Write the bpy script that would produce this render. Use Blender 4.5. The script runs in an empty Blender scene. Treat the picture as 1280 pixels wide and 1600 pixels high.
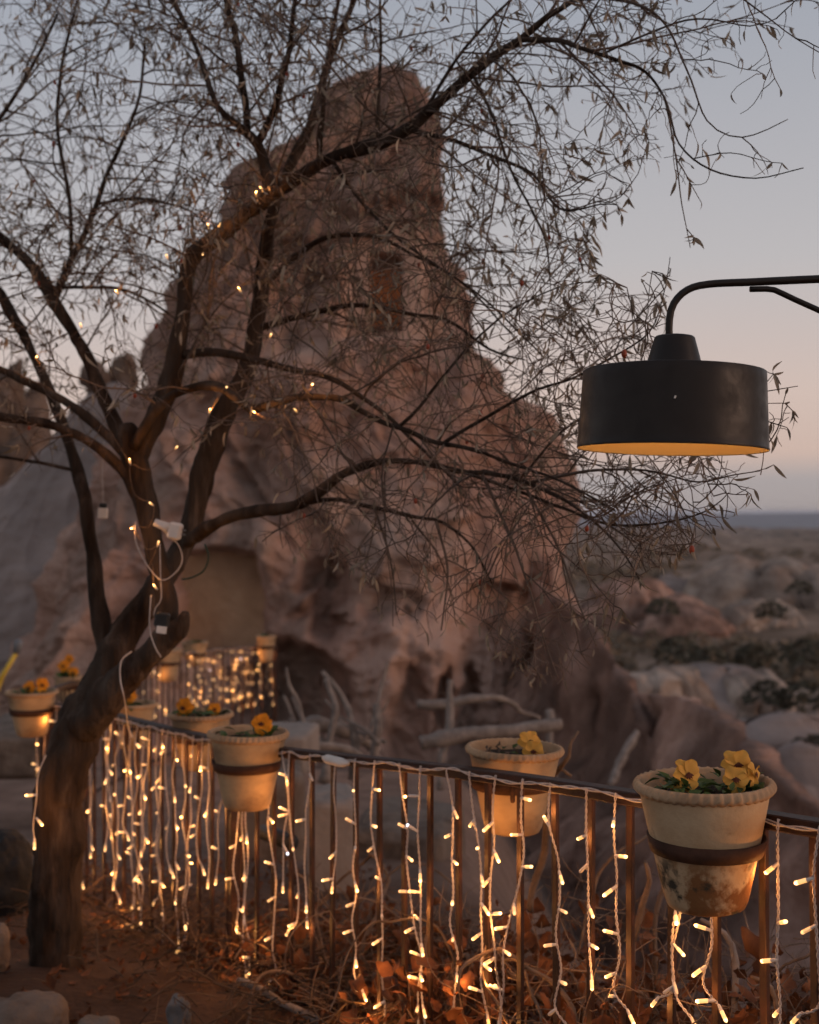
import bpy, math, random
import numpy as np
from mathutils import Vector, Matrix, Quaternion

R = math.radians
random.seed(7)
rng = np.random.default_rng(11)
SC = bpy.context.scene
COL = SC.collection

# ------------------------------------------------------------------ camera
EYE = 1.70
FPX = 2000.0                       # focal length in photograph pixels (1280 x 1600)
cam_d = bpy.data.cameras.new('camera')
cam = bpy.data.objects.new('camera', cam_d)
COL.objects.link(cam)
cam.location = (0, 0, EYE)
cam.rotation_euler = (R(90), 0, 0)
cam_d.sensor_fit = 'VERTICAL'
cam_d.sensor_height = 36.0
cam_d.lens = 45.0
cam_d.clip_start = 0.05
cam_d.clip_end = 60000
cam_d.dof.use_dof = True
cam_d.dof.focus_distance = 2.85
cam_d.dof.aperture_fstop = 3.4
SC.camera = cam

# ------------------------------------------------------------------ sky and sun
SUN_EL, SUN_AZ = 6.0, 112.0        # azimuth in degrees to the right of the view axis (+Y)
world = bpy.data.worlds.new('World')
SC.world = world
world.use_nodes = True
wn, wl = world.node_tree.nodes, world.node_tree.links
wn.clear()
w_out = wn.new('ShaderNodeOutputWorld')
w_bg = wn.new('ShaderNodeBackground')
w_sky = wn.new('ShaderNodeTexSky')
w_sky.sky_type = 'NISHITA'
w_sky.sun_disc = False
w_sky.sun_elevation = R(SUN_EL)
w_sky.sun_rotation = R(SUN_AZ)
w_sky.altitude = 1200
w_sky.air_density = 1.0
w_sky.dust_density = 2.0
w_sky.ozone_density = 2.0
# the dusk colours of the clear sky: a ramp by elevation only, the same all the way round
w_tc = wn.new('ShaderNodeTexCoord')
w_sep = wn.new('ShaderNodeSeparateXYZ')
w_ramp = wn.new('ShaderNodeValToRGB')
els = [(0.0, (0.46, 0.40, 0.40)), (0.025, (0.46, 0.405, 0.42)), (0.045, (0.72, 0.52, 0.455)), (0.09, (0.76, 0.58, 0.51)),
       (0.19, (0.61, 0.565, 0.56)), (0.36, (0.44, 0.455, 0.505)), (1.0, (0.33, 0.355, 0.44))]
while len(w_ramp.color_ramp.elements) < len(els):
    w_ramp.color_ramp.elements.new(0.5)
for e, (p, c) in zip(w_ramp.color_ramp.elements, els):
    e.position = p
    e.color = (*c, 1)
w_scale = wn.new('ShaderNodeMix'); w_scale.data_type = 'RGBA'; w_scale.blend_type = 'MULTIPLY'
w_scale.inputs[0].default_value = 1.0
w_scale.inputs[7].default_value = (0.07, 0.07, 0.07, 1)
w_mix = wn.new('ShaderNodeMix'); w_mix.data_type = 'RGBA'
w_mix.inputs[0].default_value = 0.75
wl.new(w_tc.outputs['Generated'], w_sep.inputs[0])
wl.new(w_sep.outputs['Z'], w_ramp.inputs[0])
wl.new(w_sky.outputs[0], w_scale.inputs[6])
wl.new(w_scale.outputs[2], w_mix.inputs[6])
wl.new(w_ramp.outputs[0], w_mix.inputs[7])
wl.new(w_mix.outputs[2], w_bg.inputs[0])
w_bg.inputs[1].default_value = 1.0
wl.new(w_bg.outputs[0], w_out.inputs[0])

sun_d = bpy.data.lights.new('sun', 'SUN')
sun_d.energy = 1.25
sun_d.angle = R(35)
sun_d.color = (1.0, 0.60, 0.42)
sun = bpy.data.objects.new('sun', sun_d)
COL.objects.link(sun)
sd = Vector((math.sin(R(SUN_AZ)) * math.cos(R(SUN_EL)), math.cos(R(SUN_AZ)) * math.cos(R(SUN_EL)), math.sin(R(SUN_EL))))
sun.rotation_euler = sd.to_track_quat('Z', 'Y').to_euler()
sun.location = (20, -5, 12)

SC.view_settings.view_transform = 'Standard'
SC.view_settings.look = 'None'
SC.view_settings.exposure = 0.10
SC.view_settings.gamma = 1.0
SC.view_settings.use_curve_mapping = False
SC.render.engine = 'CYCLES'
SC.cycles.use_denoising = True
SC.cycles.max_bounces = 4
SC.cycles.diffuse_bounces = 2
SC.cycles.use_adaptive_sampling = True
SC.cycles.adaptive_threshold = 0.035
SC.cycles.glossy_bounces = 2
SC.cycles.transmission_bounces = 2
SC.cycles.volume_bounces = 0
SC.cycles.sample_clamp_indirect = 4.0
SC.cycles.use_light_tree = True

# ------------------------------------------------------------------ helpers
def P(px, py, d):
    """point at depth d that lies on the photograph's pixel (px, py)"""
    return Vector(((px - 640) / FPX * d, d, EYE - (py - 800) / FPX * d))

def tag(o, label=None, cat=None, group=None, kind=None):
    if label: o['label'] = label
    if cat: o['category'] = cat
    if group: o['group'] = group
    if kind: o['kind'] = kind
    return o

def empty(name, loc=(0, 0, 0)):
    o = bpy.data.objects.new(name, None)
    o.empty_display_size = 0.1
    COL.objects.link(o)
    o.location = loc
    return o

def link(name, me, parent=None, mats=(), smooth=True, world_space=True):
    """one mesh object; a child keeps the world-space coordinates of its mesh"""
    o = bpy.data.objects.new(name, me)
    COL.objects.link(o)
    for m in mats:
        if m.name not in [x.name for x in me.materials if x]:
            me.materials.append(m)
    if parent is not None:
        o.parent = parent
        if world_space:
            q = parent
            off = Vector((0, 0, 0))
            while q is not None:
                off += q.location
                q = q.parent
            o.location = -off
    if smooth and len(me.polygons):
        me.polygons.foreach_set('use_smooth', [True] * len(me.polygons))
    return o

class MB:
    """mesh builder: collects verts and faces, with a material slot index per face"""
    def __init__(s):
        s.v, s.f, s.m, s.n = [], [], [], 0
    def add(s, v, f, m=0):
        base = s.n
        s.v.extend(tuple(x) for x in v)
        s.f.extend(tuple(i + base for i in q) for q in f)
        s.m.extend([m] * len(f))
        s.n += len(v)
    def mesh(s, name):
        me = bpy.data.meshes.new(name)
        me.from_pydata(s.v, [], s.f)
        if any(s.m):
            me.polygons.foreach_set('material_index', s.m)
        me.update()
        return me

def tube(mb, pts, rad, sides=6, cap=True, m=0):
    n = len(pts)
    pts = [Vector(p) for p in pts]
    if not hasattr(rad, '__len__'):
        rad = [rad] * n
    T = []
    for i in range(n):
        a = pts[max(0, i - 1)]; b = pts[min(n - 1, i + 1)]
        t = b - a
        T.append(t.normalized() if t.length > 1e-9 else Vector((0, 0, 1)))
    u = T[0].orthogonal().normalized()
    v, f = [], []
    cs = [(math.cos(2 * math.pi * k / sides), math.sin(2 * math.pi * k / sides)) for k in range(sides)]
    for i in range(n):
        t = T[i]
        u = u - t * u.dot(t)
        u = u.normalized() if u.length > 1e-6 else t.orthogonal().normalized()
        w = t.cross(u)
        r = rad[i]
        for c, s_ in cs:
            v.append(pts[i] + u * (c * r) + w * (s_ * r))
    for i in range(n - 1):
        a, b = i * sides, (i + 1) * sides
        for k in range(sides):
            k2 = (k + 1) % sides
            f.append((a + k, a + k2, b + k2, b + k))
    if cap:
        f.append(tuple(range(sides - 1, -1, -1)))
        f.append(tuple((n - 1) * sides + k for k in range(sides)))
    mb.add(v, f, m)

def lathe(mb, prof, seg=48, origin=(0, 0, 0), m=0, mod=None, close=False, M=None):
    """prof: list of (r, z); mod(i, theta, r, z) -> (r, z)"""
    v, f = [], []
    n = len(prof)
    for i, (r, z) in enumerate(prof):
        for k in range(seg):
            th = 2 * math.pi * k / seg
            rr, zz = mod(i, th, r, z) if mod else (r, z)
            p = Vector((rr * math.cos(th), rr * math.sin(th), zz))
            if M is not None: p = M @ p
            v.append(p + Vector(origin))
    for i in range(n - 1):
        for k in range(seg):
            k2 = (k + 1) % seg
            f.append((i * seg + k, i * seg + k2, (i + 1) * seg + k2, (i + 1) * seg + k))
    if close:
        f.append(tuple(range(seg - 1, -1, -1)))
        f.append(tuple((n - 1) * seg + k for k in range(seg)))
    mb.add(v, f, m)

def box(mb, c, sx, sy, sz, M=None, m=0, bev=0.0):
    c = Vector(c)
    hx, hy, hz = sx / 2, sy / 2, sz / 2
    if bev <= 0:
        vs = [Vector((x, y, z)) for z in (-hz, hz) for y in (-hy, hy) for x in (-hx, hx)]
        fs = [(0, 2, 3, 1), (4, 5, 7, 6), (0, 1, 5, 4), (2, 6, 7, 3), (0, 4, 6, 2), (1, 3, 7, 5)]
    else:
        b = bev
        ring = [(-hx + b, -hy), (hx - b, -hy), (hx, -hy + b), (hx, hy - b), (hx - b, hy), (-hx + b, hy), (-hx, hy - b), (-hx, -hy + b)]
        inn = [(max(-hx + b, min(hx - b, x)), max(-hy + b, min(hy - b, y))) for x, y in ring]
        vs = [Vector((x, y, -hz)) for x, y in inn] + [Vector((x, y, -hz + b)) for x, y in ring] + \
             [Vector((x, y, hz - b)) for x, y in ring] + [Vector((x, y, hz)) for x, y in inn]
        fs = [tuple(range(7, -1, -1))]
        for l in range(3):
            for k in range(8):
                k2 = (k + 1) % 8
                fs.append((l * 8 + k, l * 8 + k2, (l + 1) * 8 + k2, (l + 1) * 8 + k))
        fs.append(tuple(24 + k for k in range(8)))
    if M is not None:
        vs = [M @ v for v in vs]
    mb.add([v + c for v in vs], fs, m)

def catmull(pts, step):
    """smooth resampling of (Vector, value) control points"""
    out = []
    n = len(pts)
    for i in range(n - 1):
        p0 = pts[max(0, i - 1)]; p1 = pts[i]; p2 = pts[i + 1]; p3 = pts[min(n - 1, i + 2)]
        L = (p2[0] - p1[0]).length
        k = max(1, int(math.ceil(L / step)))
        for j in range(k):
            t = j / k
            t2, t3 = t * t, t * t * t
            q = 0.5 * ((2 * p1[0]) + (p2[0] - p0[0]) * t + (2 * p0[0] - 5 * p1[0] + 4 * p2[0] - p3[0]) * t2 + (3 * p1[0] - p0[0] - 3 * p2[0] + p3[0]) * t3)
            out.append((q, p1[1] + (p2[1] - p1[1]) * t))
    out.append((pts[-1][0].copy(), pts[-1][1]))
    return out

# ---- numpy noise
def _hash(ix, iy, iz, seed):
    h = (ix.astype(np.int64) * 374761393 + iy.astype(np.int64) * 668265263 + iz.astype(np.int64) * 2147483647 + seed * 974634777) & 0xffffffff
    h = ((h ^ (h >> 13)) * 1274126177) & 0xffffffff
    h = ((h ^ (h >> 16)) * 2246822519) & 0xffffffff
    return ((h ^ (h >> 15)) & 0xffffff) / float(0xffffff)

def vnoise(p, seed=0):
    i = np.floor(p).astype(np.int64)
    f = p - i
    f = f * f * f * (f * (f * 6 - 15) + 10)
    x, y, z = i[:, 0], i[:, 1], i[:, 2]
    r = 0
    for dx in (0, 1):
        wx = f[:, 0] if dx else 1 - f[:, 0]
        for dy in (0, 1):
            wy = f[:, 1] if dy else 1 - f[:, 1]
            for dz in (0, 1):
                wz = f[:, 2] if dz else 1 - f[:, 2]
                r = r + wx * wy * wz * _hash(x + dx, y + dy, z + dz, seed)
    return r * 2 - 1

def fbm(p, oct=4, seed=0, gain=0.5, ridged=False):
    a, s, r = 1.0, 1.0, 0
    for o in range(oct):
        n = vnoise(p * s + o * 17.3, seed + o)
        if ridged: n = 1 - 2 * np.abs(n)
        r = r + a * n
        a *= gain
        s *= 2.03
    return r

def grid_mesh(name, V, nu, nv, wrap=False, extra=()):
    """V is (nv*nu, 3), rows of nu"""
    me = bpy.data.meshes.new(name)
    i = np.arange(nv - 1)[:, None]
    j = np.arange(nu if wrap else nu - 1)[None, :]
    j2 = (j + 1) % nu
    q = np.stack([i * nu + j, i * nu + j2, (i + 1) * nu + j2, (i + 1) * nu + j], -1).reshape(-1, 4)
    nq = len(q)
    me.vertices.add(len(V))
    me.vertices.foreach_set('co', V.astype(np.float32).ravel())
    me.loops.add(nq * 4)
    me.loops.foreach_set('vertex_index', q.astype(np.int32).ravel())
    me.polygons.add(nq)
    me.polygons.foreach_set('loop_start', np.arange(0, nq * 4, 4, dtype=np.int32))
    me.polygons.foreach_set('loop_total', np.full(nq, 4, dtype=np.int32))
    me.update(calc_edges=True)
    me.validate()
    return me

# ------------------------------------------------------------------ materials
def new_mat(name):
    m = bpy.data.materials.new(name)
    m.use_nodes = True
    return m, m.node_tree.nodes, m.node_tree.links, m.node_tree.nodes['Principled BSDF']

def noise_mat(name, cols, scale=5.0, rough=0.9, bump=0.0, bscale=None, stretch=(1, 1, 1), detail=6, spec=0.3, coord='Object',
              cols2=None, scale2=1.0, fac2=0.5, rand=0.0, bdist=0.02, metallic=0.0, trans=0.0):
    m, n, l, b = new_mat(name)
    tc = n.new('ShaderNodeTexCoord')
    mp = n.new('ShaderNodeMapping'); mp.inputs['Scale'].default_value = stretch
    l.new(tc.outputs[coord], mp.inputs[0])
    nz = n.new('ShaderNodeTexNoise'); nz.inputs['Scale'].default_value = scale; nz.inputs['Detail'].default_value = detail
    nz.inputs['Roughness'].default_value = 0.62
    l.new(mp.outputs[0], nz.inputs['Vector'])
    rp = n.new('ShaderNodeValToRGB')
    k = len(cols)
    while len(rp.color_ramp.elements) < k: rp.color_ramp.elements.new(0.5)
    for i, (e, c) in enumerate(zip(rp.color_ramp.elements, cols)):
        e.position = 0.28 + 0.44 * i / max(1, k - 1)
        e.color = (*c, 1)
    l.new(nz.outputs[0], rp.inputs[0])
    out = rp.outputs[0]
    if cols2:
        nz2 = n.new('ShaderNodeTexNoise'); nz2.inputs['Scale'].default_value = scale2; nz2.inputs['Detail'].default_value = 5
        l.new(mp.outputs[0], nz2.inputs['Vector'])
        rp2 = n.new('ShaderNodeValToRGB')
        rp2.color_ramp.elements[0].position = 0.42; rp2.color_ramp.elements[1].position = 0.62
        rp2.color_ramp.elements[0].color = (0, 0, 0, 1); rp2.color_ramp.elements[1].color = (fac2, fac2, fac2, 1)
        l.new(nz2.outputs[0], rp2.inputs[0])
        mx = n.new('ShaderNodeMix'); mx.data_type = 'RGBA'
        l.new(rp2.outputs[0], mx.inputs[0]); l.new(out, mx.inputs[6]); mx.inputs[7].default_value = (*cols2, 1)
        out = mx.outputs[2]
    if rand > 0:
        gi = n.new('ShaderNodeNewGeometry'); oi = n.new('ShaderNodeObjectInfo')
        ad = n.new('ShaderNodeMath'); ad.operation = 'ADD'
        l.new(gi.outputs['Random Per Island'], ad.inputs[0]); l.new(oi.outputs['Random'], ad.inputs[1])
        fr = n.new('ShaderNodeMath'); fr.operation = 'FRACT'; l.new(ad.outputs[0], fr.inputs[0])
        mr = n.new('ShaderNodeMapRange'); mr.inputs['To Min'].default_value = 1 - rand; mr.inputs['To Max'].default_value = 1 + rand
        l.new(fr.outputs[0], mr.inputs[0])
        hs = n.new('ShaderNodeHueSaturation'); l.new(mr.outputs[0], hs.inputs['Value']); l.new(out, hs.inputs['Color'])
        out = hs.outputs[0]
    l.new(out, b.inputs['Base Color'])
    b.inputs['Roughness'].default_value = rough
    b.inputs['Metallic'].default_value = metallic
    b.inputs['Specular IOR Level'].default_value = spec
    if bump > 0:
        nb = n.new('ShaderNodeTexNoise'); nb.inputs['Scale'].default_value = bscale or scale * 4; nb.inputs['Detail'].default_value = 6
        l.new(mp.outputs[0], nb.inputs['Vector'])
        bp = n.new('ShaderNodeBump'); bp.inputs['Strength'].default_value = bump; bp.inputs['Distance'].default_value = bdist
        l.new(nb.outputs[0], bp.inputs['Height']); l.new(bp.outputs[0], b.inputs['Normal'])
    if trans > 0:
        tr = n.new('ShaderNodeBsdfTranslucent'); l.new(out, tr.inputs[0])
        ms = n.new('ShaderNodeMixShader'); ms.inputs[0].default_value = trans
        l.new(b.outputs[0], ms.inputs[1]); l.new(tr.outputs[0], ms.inputs[2])
        l.new(ms.outputs[0], n['Material Output'].inputs[0])
    return m

def emit_mat(name, col, strength):
    m, n, l, b = new_mat(name)
    b.inputs['Base Color'].default_value = (0.8, 0.7, 0.55, 1)
    b.inputs['Emission Color'].default_value = (*col, 1)
    b.inputs['Emission Strength'].default_value = strength
    return m

M = {}
def tuff_material():
    """weathered pink tuff: cream faces, pink beds, brown and grey weathering stains that run down the rock"""
    m, n, l, b = new_mat('pink_tuff')
    geo = n.new('ShaderNodeNewGeometry')
    def nz(scale, sx=1, sz=1, det=7, rough=0.62, dist=0.0):
        mp = n.new('ShaderNodeMapping'); mp.inputs['Scale'].default_value = (sx, sx, sz)
        l.new(geo.outputs['Position'], mp.inputs[0])
        t = n.new('ShaderNodeTexNoise'); t.inputs['Scale'].default_value = scale; t.inputs['Detail'].default_value = det
        t.inputs['Roughness'].default_value = rough; t.inputs['Distortion'].default_value = dist
        l.new(mp.outputs[0], t.inputs['Vector']); return t.outputs[0]
    def ramp(x, stops):
        r = n.new('ShaderNodeValToRGB')
        while len(r.color_ramp.elements) < len(stops): r.color_ramp.elements.new(0.5)
        for e, (q, c) in zip(r.color_ramp.elements, stops): e.position = q; e.color = (*c, 1)
        l.new(x, r.inputs[0]); return r.outputs[0]
    def mix(f, a, c):
        x = n.new('ShaderNodeMix'); x.data_type = 'RGBA'; l.new(f, x.inputs[0]); l.new(a, x.inputs[6]); x.inputs[7].default_value = (*c, 1); return x.outputs[2]
    base = ramp(nz(0.45, 1, 0.8), [(0.30, (0.38, 0.22, 0.165)), (0.45, (0.48, 0.29, 0.22)), (0.58, (0.55, 0.36, 0.28)), (0.70, (0.63, 0.45, 0.36))])
    g1 = mix(ramp(nz(0.55, 1, 0.45, dist=0.6), [(0.50, (0, 0, 0)), (0.62, (.7, .7, .7))]), base, (0.27, 0.195, 0.155))
    g2 = mix(ramp(nz(1.3, 1, 0.35, dist=0.8), [(0.56, (0, 0, 0)), (0.68, (.55, .55, .55))]), g1, (0.17, 0.11, 0.085))
    g3 = mix(ramp(nz(3.5, 1, 0.8), [(0.58, (0, 0, 0)), (0.74, (.4, .4, .4))]), g2, (0.60, 0.46, 0.37))
    sp = n.new('ShaderNodeSeparateXYZ'); l.new(geo.outputs['Position'], sp.inputs[0])
    hz_ = n.new('ShaderNodeMapRange'); hz_.inputs['From Min'].default_value = 1.5; hz_.inputs['From Max'].default_value = 8.0; hz_.inputs['To Max'].default_value = 0.6
    l.new(sp.outputs['Z'], hz_.inputs[0])
    lk = n.new('ShaderNodeMath'); lk.operation = 'MULTIPLY'; l.new(hz_.outputs[0], lk.inputs[0])
    l.new(ramp(nz(0.8, 1, 0.6), [(0.36, (0.25, 0.25, 0.25)), (0.58, (1, 1, 1))]), lk.inputs[1])
    g3 = mix(lk.outputs[0], g3, (0.215, 0.148, 0.112))
    l.new(g3, b.inputs['Base Color'])
    b.inputs['Roughness'].default_value = 0.97; b.inputs['Specular IOR Level'].default_value = 0.1
    h = n.new('ShaderNodeMath'); h.operation = 'ADD'; l.new(nz(2.2, 1, 1.6), h.inputs[0])
    h2 = n.new('ShaderNodeMath'); h2.operation = 'MULTIPLY'; h2.inputs[1].default_value = 0.35; l.new(nz(9, 1, 1.3), h2.inputs[0]); l.new(h2.outputs[0], h.inputs[1])
    bp = n.new('ShaderNodeBump'); bp.inputs['Strength'].default_value = 0.9; bp.inputs['Distance'].default_value = 0.32
    l.new(h.outputs[0], bp.inputs['Height']); l.new(bp.outputs[0], b.inputs['Normal'])
    return m
M['tuff'] = tuff_material()
M['tuff_grey'] = noise_mat('grey_tuff', [(0.20, 0.155, 0.135), (0.30, 0.235, 0.205), (0.36, 0.28, 0.245)], 0.35, 0.95, 0.5, 2.0, (1, 1, 0.4),
                           cols2=(0.19, 0.15, 0.13), scale2=0.4, fac2=0.6, bdist=0.15)
M['tuff_brown'] = noise_mat('brown_tuff', [(0.15, 0.082, 0.058), (0.35, 0.205, 0.15), (0.52, 0.345, 0.265)], 0.9, 0.95, 0.8, 3.0, (1, 1, 0.45),
                            cols2=(0.10, 0.06, 0.045), scale2=0.75, fac2=0.85, bdist=0.35)
M['tuff_pale'] = noise_mat('pale_tuff', [(0.15, 0.10, 0.075), (0.34, 0.255, 0.20), (0.52, 0.415, 0.335)], 0.5, 0.95, 0.8, 1.2, (1, 1, 0.5),
                           cols2=(0.16, 0.12, 0.095), scale2=0.22, fac2=0.8, bdist=0.5)
M['tuff_cap'] = noise_mat('dark_cap_rock', [(0.07, 0.046, 0.035), (0.14, 0.095, 0.07), (0.20, 0.14, 0.105)], 0.9, 0.95, 0.8, 3, bdist=0.2)
M['plaster'] = noise_mat('tan_carved_wall', [(0.29, 0.165, 0.092), (0.40, 0.24, 0.14), (0.47, 0.295, 0.18)], 0.9, 0.95, 0.6, 5, bdist=0.1, cols2=(0.17, 0.105, 0.07), scale2=0.8, fac2=0.5)
M['carved'] = noise_mat('carved_tuff', [(0.33, 0.205, 0.15), (0.46, 0.30, 0.225), (0.54, 0.37, 0.28)], 0.9, 0.95, 0.6, 4, bdist=0.15, cols2=(0.24, 0.15, 0.11), scale2=0.9, fac2=0.6)
M['ground'] = None
M['stone'] = noise_mat('pale_stone', [(0.07, 0.048, 0.035), (0.14, 0.10, 0.075), (0.21, 0.16, 0.125)], 6, 0.95, 0.6, 30, cols2=(0.14, 0.11, 0.09), scale2=3, fac2=0.7)
M['stone_dark'] = noise_mat('grey_stone', [(0.10, 0.095, 0.095), (0.19, 0.18, 0.175)], 6, 0.9, 0.6, 30)
M['block'] = noise_mat('limewashed_stone', [(0.17, 0.135, 0.112), (0.28, 0.23, 0.195)], 4, 0.95, 0.4, 25, cols2=(0.24, 0.19, 0.16), scale2=2.5, fac2=0.6)
M['bark'] = noise_mat('bark', [(0.009, 0.0055, 0.004), (0.026, 0.016, 0.011), (0.055, 0.036, 0.026), (0.115, 0.083, 0.064)], 15, 0.95, 1.0, 20, (1, 1, 0.16), bdist=0.045,
                      cols2=(0.095, 0.073, 0.058), scale2=5, fac2=0.4, spec=0.1)
M['twig'] = noise_mat('twig_bark', [(0.07, 0.046, 0.034), (0.15, 0.105, 0.08)], 12, 0.85, rand=0.5)
M['leaf'] = noise_mat('dry_silver_leaf', [(0.17, 0.13, 0.092), (0.34, 0.275, 0.205)], 40, 0.75, rand=0.45, trans=0.25)
M['fruit'] = noise_mat('red_fruit', [(0.20, 0.035, 0.015), (0.32, 0.06, 0.025)], 60, 0.4)
M['cutwood'] = noise_mat('cut_wood', [(0.13, 0.095, 0.07), (0.24, 0.18, 0.135)], 30, 0.9)
M['iron'] = noise_mat('rusty_dark_iron', [(0.016, 0.008, 0.006), (0.034, 0.015, 0.010), (0.07, 0.026, 0.015)], 14, 0.62, 0.35, 90, metallic=0.35, spec=0.4, bdist=0.004)
M['ring'] = noise_mat('rusty_ring_iron', [(0.035, 0.017, 0.011), (0.085, 0.040, 0.025)], 20, 0.85, 0.3, 90, metallic=0.0, spec=0.15, bdist=0.004)
M['pot'] = noise_mat('weathered_terracotta', [(0.36, 0.235, 0.125), (0.45, 0.31, 0.175), (0.50, 0.37, 0.23)], 6, 0.92, 0.35, 60, (1, 1, 1.6),
                     cols2=(0.17, 0.10, 0.055), scale2=6, fac2=0.85, bdist=0.006)
def stained_pot():
    """terracotta with a limy upper half and damp brown and blackish stains low down"""
    m, n, l, b = new_mat('stained_terracotta')
    tc = n.new('ShaderNodeTexCoord')
    def nz(sc, det=6, off=0.0):
        mp = n.new('ShaderNodeMapping'); mp.inputs['Location'].default_value = (off, off, off)
        l.new(tc.outputs['Object'], mp.inputs[0])
        t = n.new('ShaderNodeTexNoise'); t.inputs['Scale'].default_value = sc; t.inputs['Detail'].default_value = det; t.inputs['Roughness'].default_value = 0.6
        l.new(mp.outputs[0], t.inputs['Vector']); return t.outputs[0]
    def ramp(x, a, b_, ca, cb):
        r = n.new('ShaderNodeValToRGB'); r.color_ramp.elements[0].position = a; r.color_ramp.elements[1].position = b_
        r.color_ramp.elements[0].color = (*ca, 1); r.color_ramp.elements[1].color = (*cb, 1); l.new(x, r.inputs[0]); return r.outputs[0]
    def mix(f, a, b_):
        x = n.new('ShaderNodeMix'); x.data_type = 'RGBA'; l.new(f, x.inputs[0]); l.new(a, x.inputs[6])
        if isinstance(b_, tuple): x.inputs[7].default_value = (*b_, 1)
        else: l.new(b_, x.inputs[7])
        return x.outputs[2]
    sp = n.new('ShaderNodeSeparateXYZ'); l.new(tc.outputs['Object'], sp.inputs[0])
    base = ramp(nz(9), 0.3, 0.7, (0.37, 0.235, 0.125), (0.50, 0.36, 0.22))
    low = n.new('ShaderNodeMapRange'); low.inputs['From Min'].default_value = 0.155; low.inputs['From Max'].default_value = 0.09
    l.new(sp.outputs['Z'], low.inputs[0])
    def masked(x, a, b_):
        r = ramp(x, a, b_, (0, 0, 0), (1, 1, 1)); q = n.new('ShaderNodeMath'); q.operation = 'MULTIPLY'; l.new(r, q.inputs[0]); l.new(low.outputs[0], q.inputs[1]); return q.outputs[0]
    c1 = mix(masked(nz(11, 7, 3.1), 0.46, 0.54), base, (0.20, 0.085, 0.03))
    c2 = mix(masked(nz(13, 7, 7.7), 0.54, 0.62), c1, (0.045, 0.036, 0.024))
    sm_ = ramp(nz(20, 8, 1.3), 0.60, 0.70, (0, 0, 0), (0.6, 0.6, 0.6))
    c3 = mix(sm_, c2, (0.20, 0.12, 0.06))
    l.new(c3, b.inputs['Base Color']); b.inputs['Roughness'].default_value = 0.88; b.inputs['Specular IOR Level'].default_value = 0.25
    bp = n.new('ShaderNodeBump'); bp.inputs['Strength'].default_value = 0.4; bp.inputs['Distance'].default_value = 0.006
    l.new(nz(60), bp.inputs['Height']); l.new(bp.outputs[0], b.inputs['Normal'])
    return m
M['pot_stained'] = stained_pot()
M['pot_rim'] = noise_mat('terracotta_rim', [(0.36, 0.225, 0.125), (0.47, 0.32, 0.195)], 12, 0.92, 0.4, 70, cols2=(0.22, 0.13, 0.075), scale2=9, fac2=0.5, bdist=0.006)
M['soil'] = noise_mat('dark_soil', [(0.025, 0.017, 0.012), (0.06, 0.04, 0.028)], 40, 1.0, 1.0, 120)
M['petal'] = noise_mat('yellow_petal', [(0.66, 0.32, 0.05), (0.78, 0.46, 0.11)], 18, 0.7, rand=0.1, trans=0.3)
M['petal_o'] = noise_mat('orange_petal', [(0.70, 0.24, 0.012), (0.80, 0.32, 0.02)], 18, 0.7, rand=0.1, trans=0.3)
M['blotch'] = noise_mat('dark_petal_centre', [(0.05, 0.012, 0.006), (0.12, 0.03, 0.01)], 60, 0.8)
M['green'] = noise_mat('pansy_leaf', [(0.035, 0.06, 0.014), (0.075, 0.11, 0.025)], 40, 0.6, rand=0.3, trans=0.15)
M['shade'] = noise_mat('black_lamp_metal', [(0.013, 0.0088, 0.0068), (0.021, 0.0145, 0.0112)], 14, 0.40, 0.08, 160, spec=0.22, bdist=0.001)
_n, _l = M['shade'].node_tree.nodes, M['shade'].node_tree.links       # dust and rub marks: uneven gloss
_t = _n.new('ShaderNodeTexNoise'); _t.inputs['Scale'].default_value = 22; _t.inputs['Detail'].default_value = 9; _t.inputs['Roughness'].default_value = 0.7
_tc = _n.new('ShaderNodeTexCoord'); _l.new(_tc.outputs['Object'], _t.inputs['Vector'])
_r = _n.new('ShaderNodeMapRange'); _r.inputs['From Min'].default_value = 0.3; _r.inputs['From Max'].default_value = 0.7; _r.inputs['To Min'].default_value = 0.30; _r.inputs['To Max'].default_value = 0.58
_l.new(_t.outputs[0], _r.inputs[0]); _l.new(_r.outputs[0], _n['Principled BSDF'].inputs['Roughness'])
M['shade_in'] = noise_mat('gold_lamp_lining', [(0.58, 0.42, 0.22), (0.66, 0.49, 0.28)], 8, 0.55, spec=0.3)
M['chip'] = noise_mat('bare_metal_chip', [(0.5, 0.48, 0.44), (0.6, 0.57, 0.52)], 50, 0.5)
M['wire'] = noise_mat('white_cable', [(0.44, 0.37, 0.33), (0.56, 0.48, 0.43)], 30, 0.55)
M['plastic'] = noise_mat('white_plastic', [(0.58, 0.53, 0.48), (0.68, 0.62, 0.57)], 12, 0.5)
M['black'] = noise_mat('black_plastic', [(0.012, 0.012, 0.012), (0.025, 0.024, 0.023)], 12, 0.5)
M['greenwire'] = noise_mat('green_cable', [(0.012, 0.035, 0.02), (0.02, 0.05, 0.03)], 12, 0.5)
M['drift'] = noise_mat('grey_driftwood', [(0.10, 0.078, 0.065), (0.20, 0.16, 0.135), (0.31, 0.25, 0.21)], 12, 0.92, 0.6, 40, (1, 1, 1), bdist=0.01)
M['vine'] = noise_mat('dead_vine_bark', [(0.06, 0.038, 0.026), (0.15, 0.10, 0.07), (0.24, 0.17, 0.125)], 14, 0.92, 0.6, 60, bdist=0.006, rand=0.25)
M['straw'] = noise_mat('dry_stalks', [(0.045, 0.026, 0.015), (0.12, 0.07, 0.04)], 14, 0.9, rand=0.5)
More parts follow.
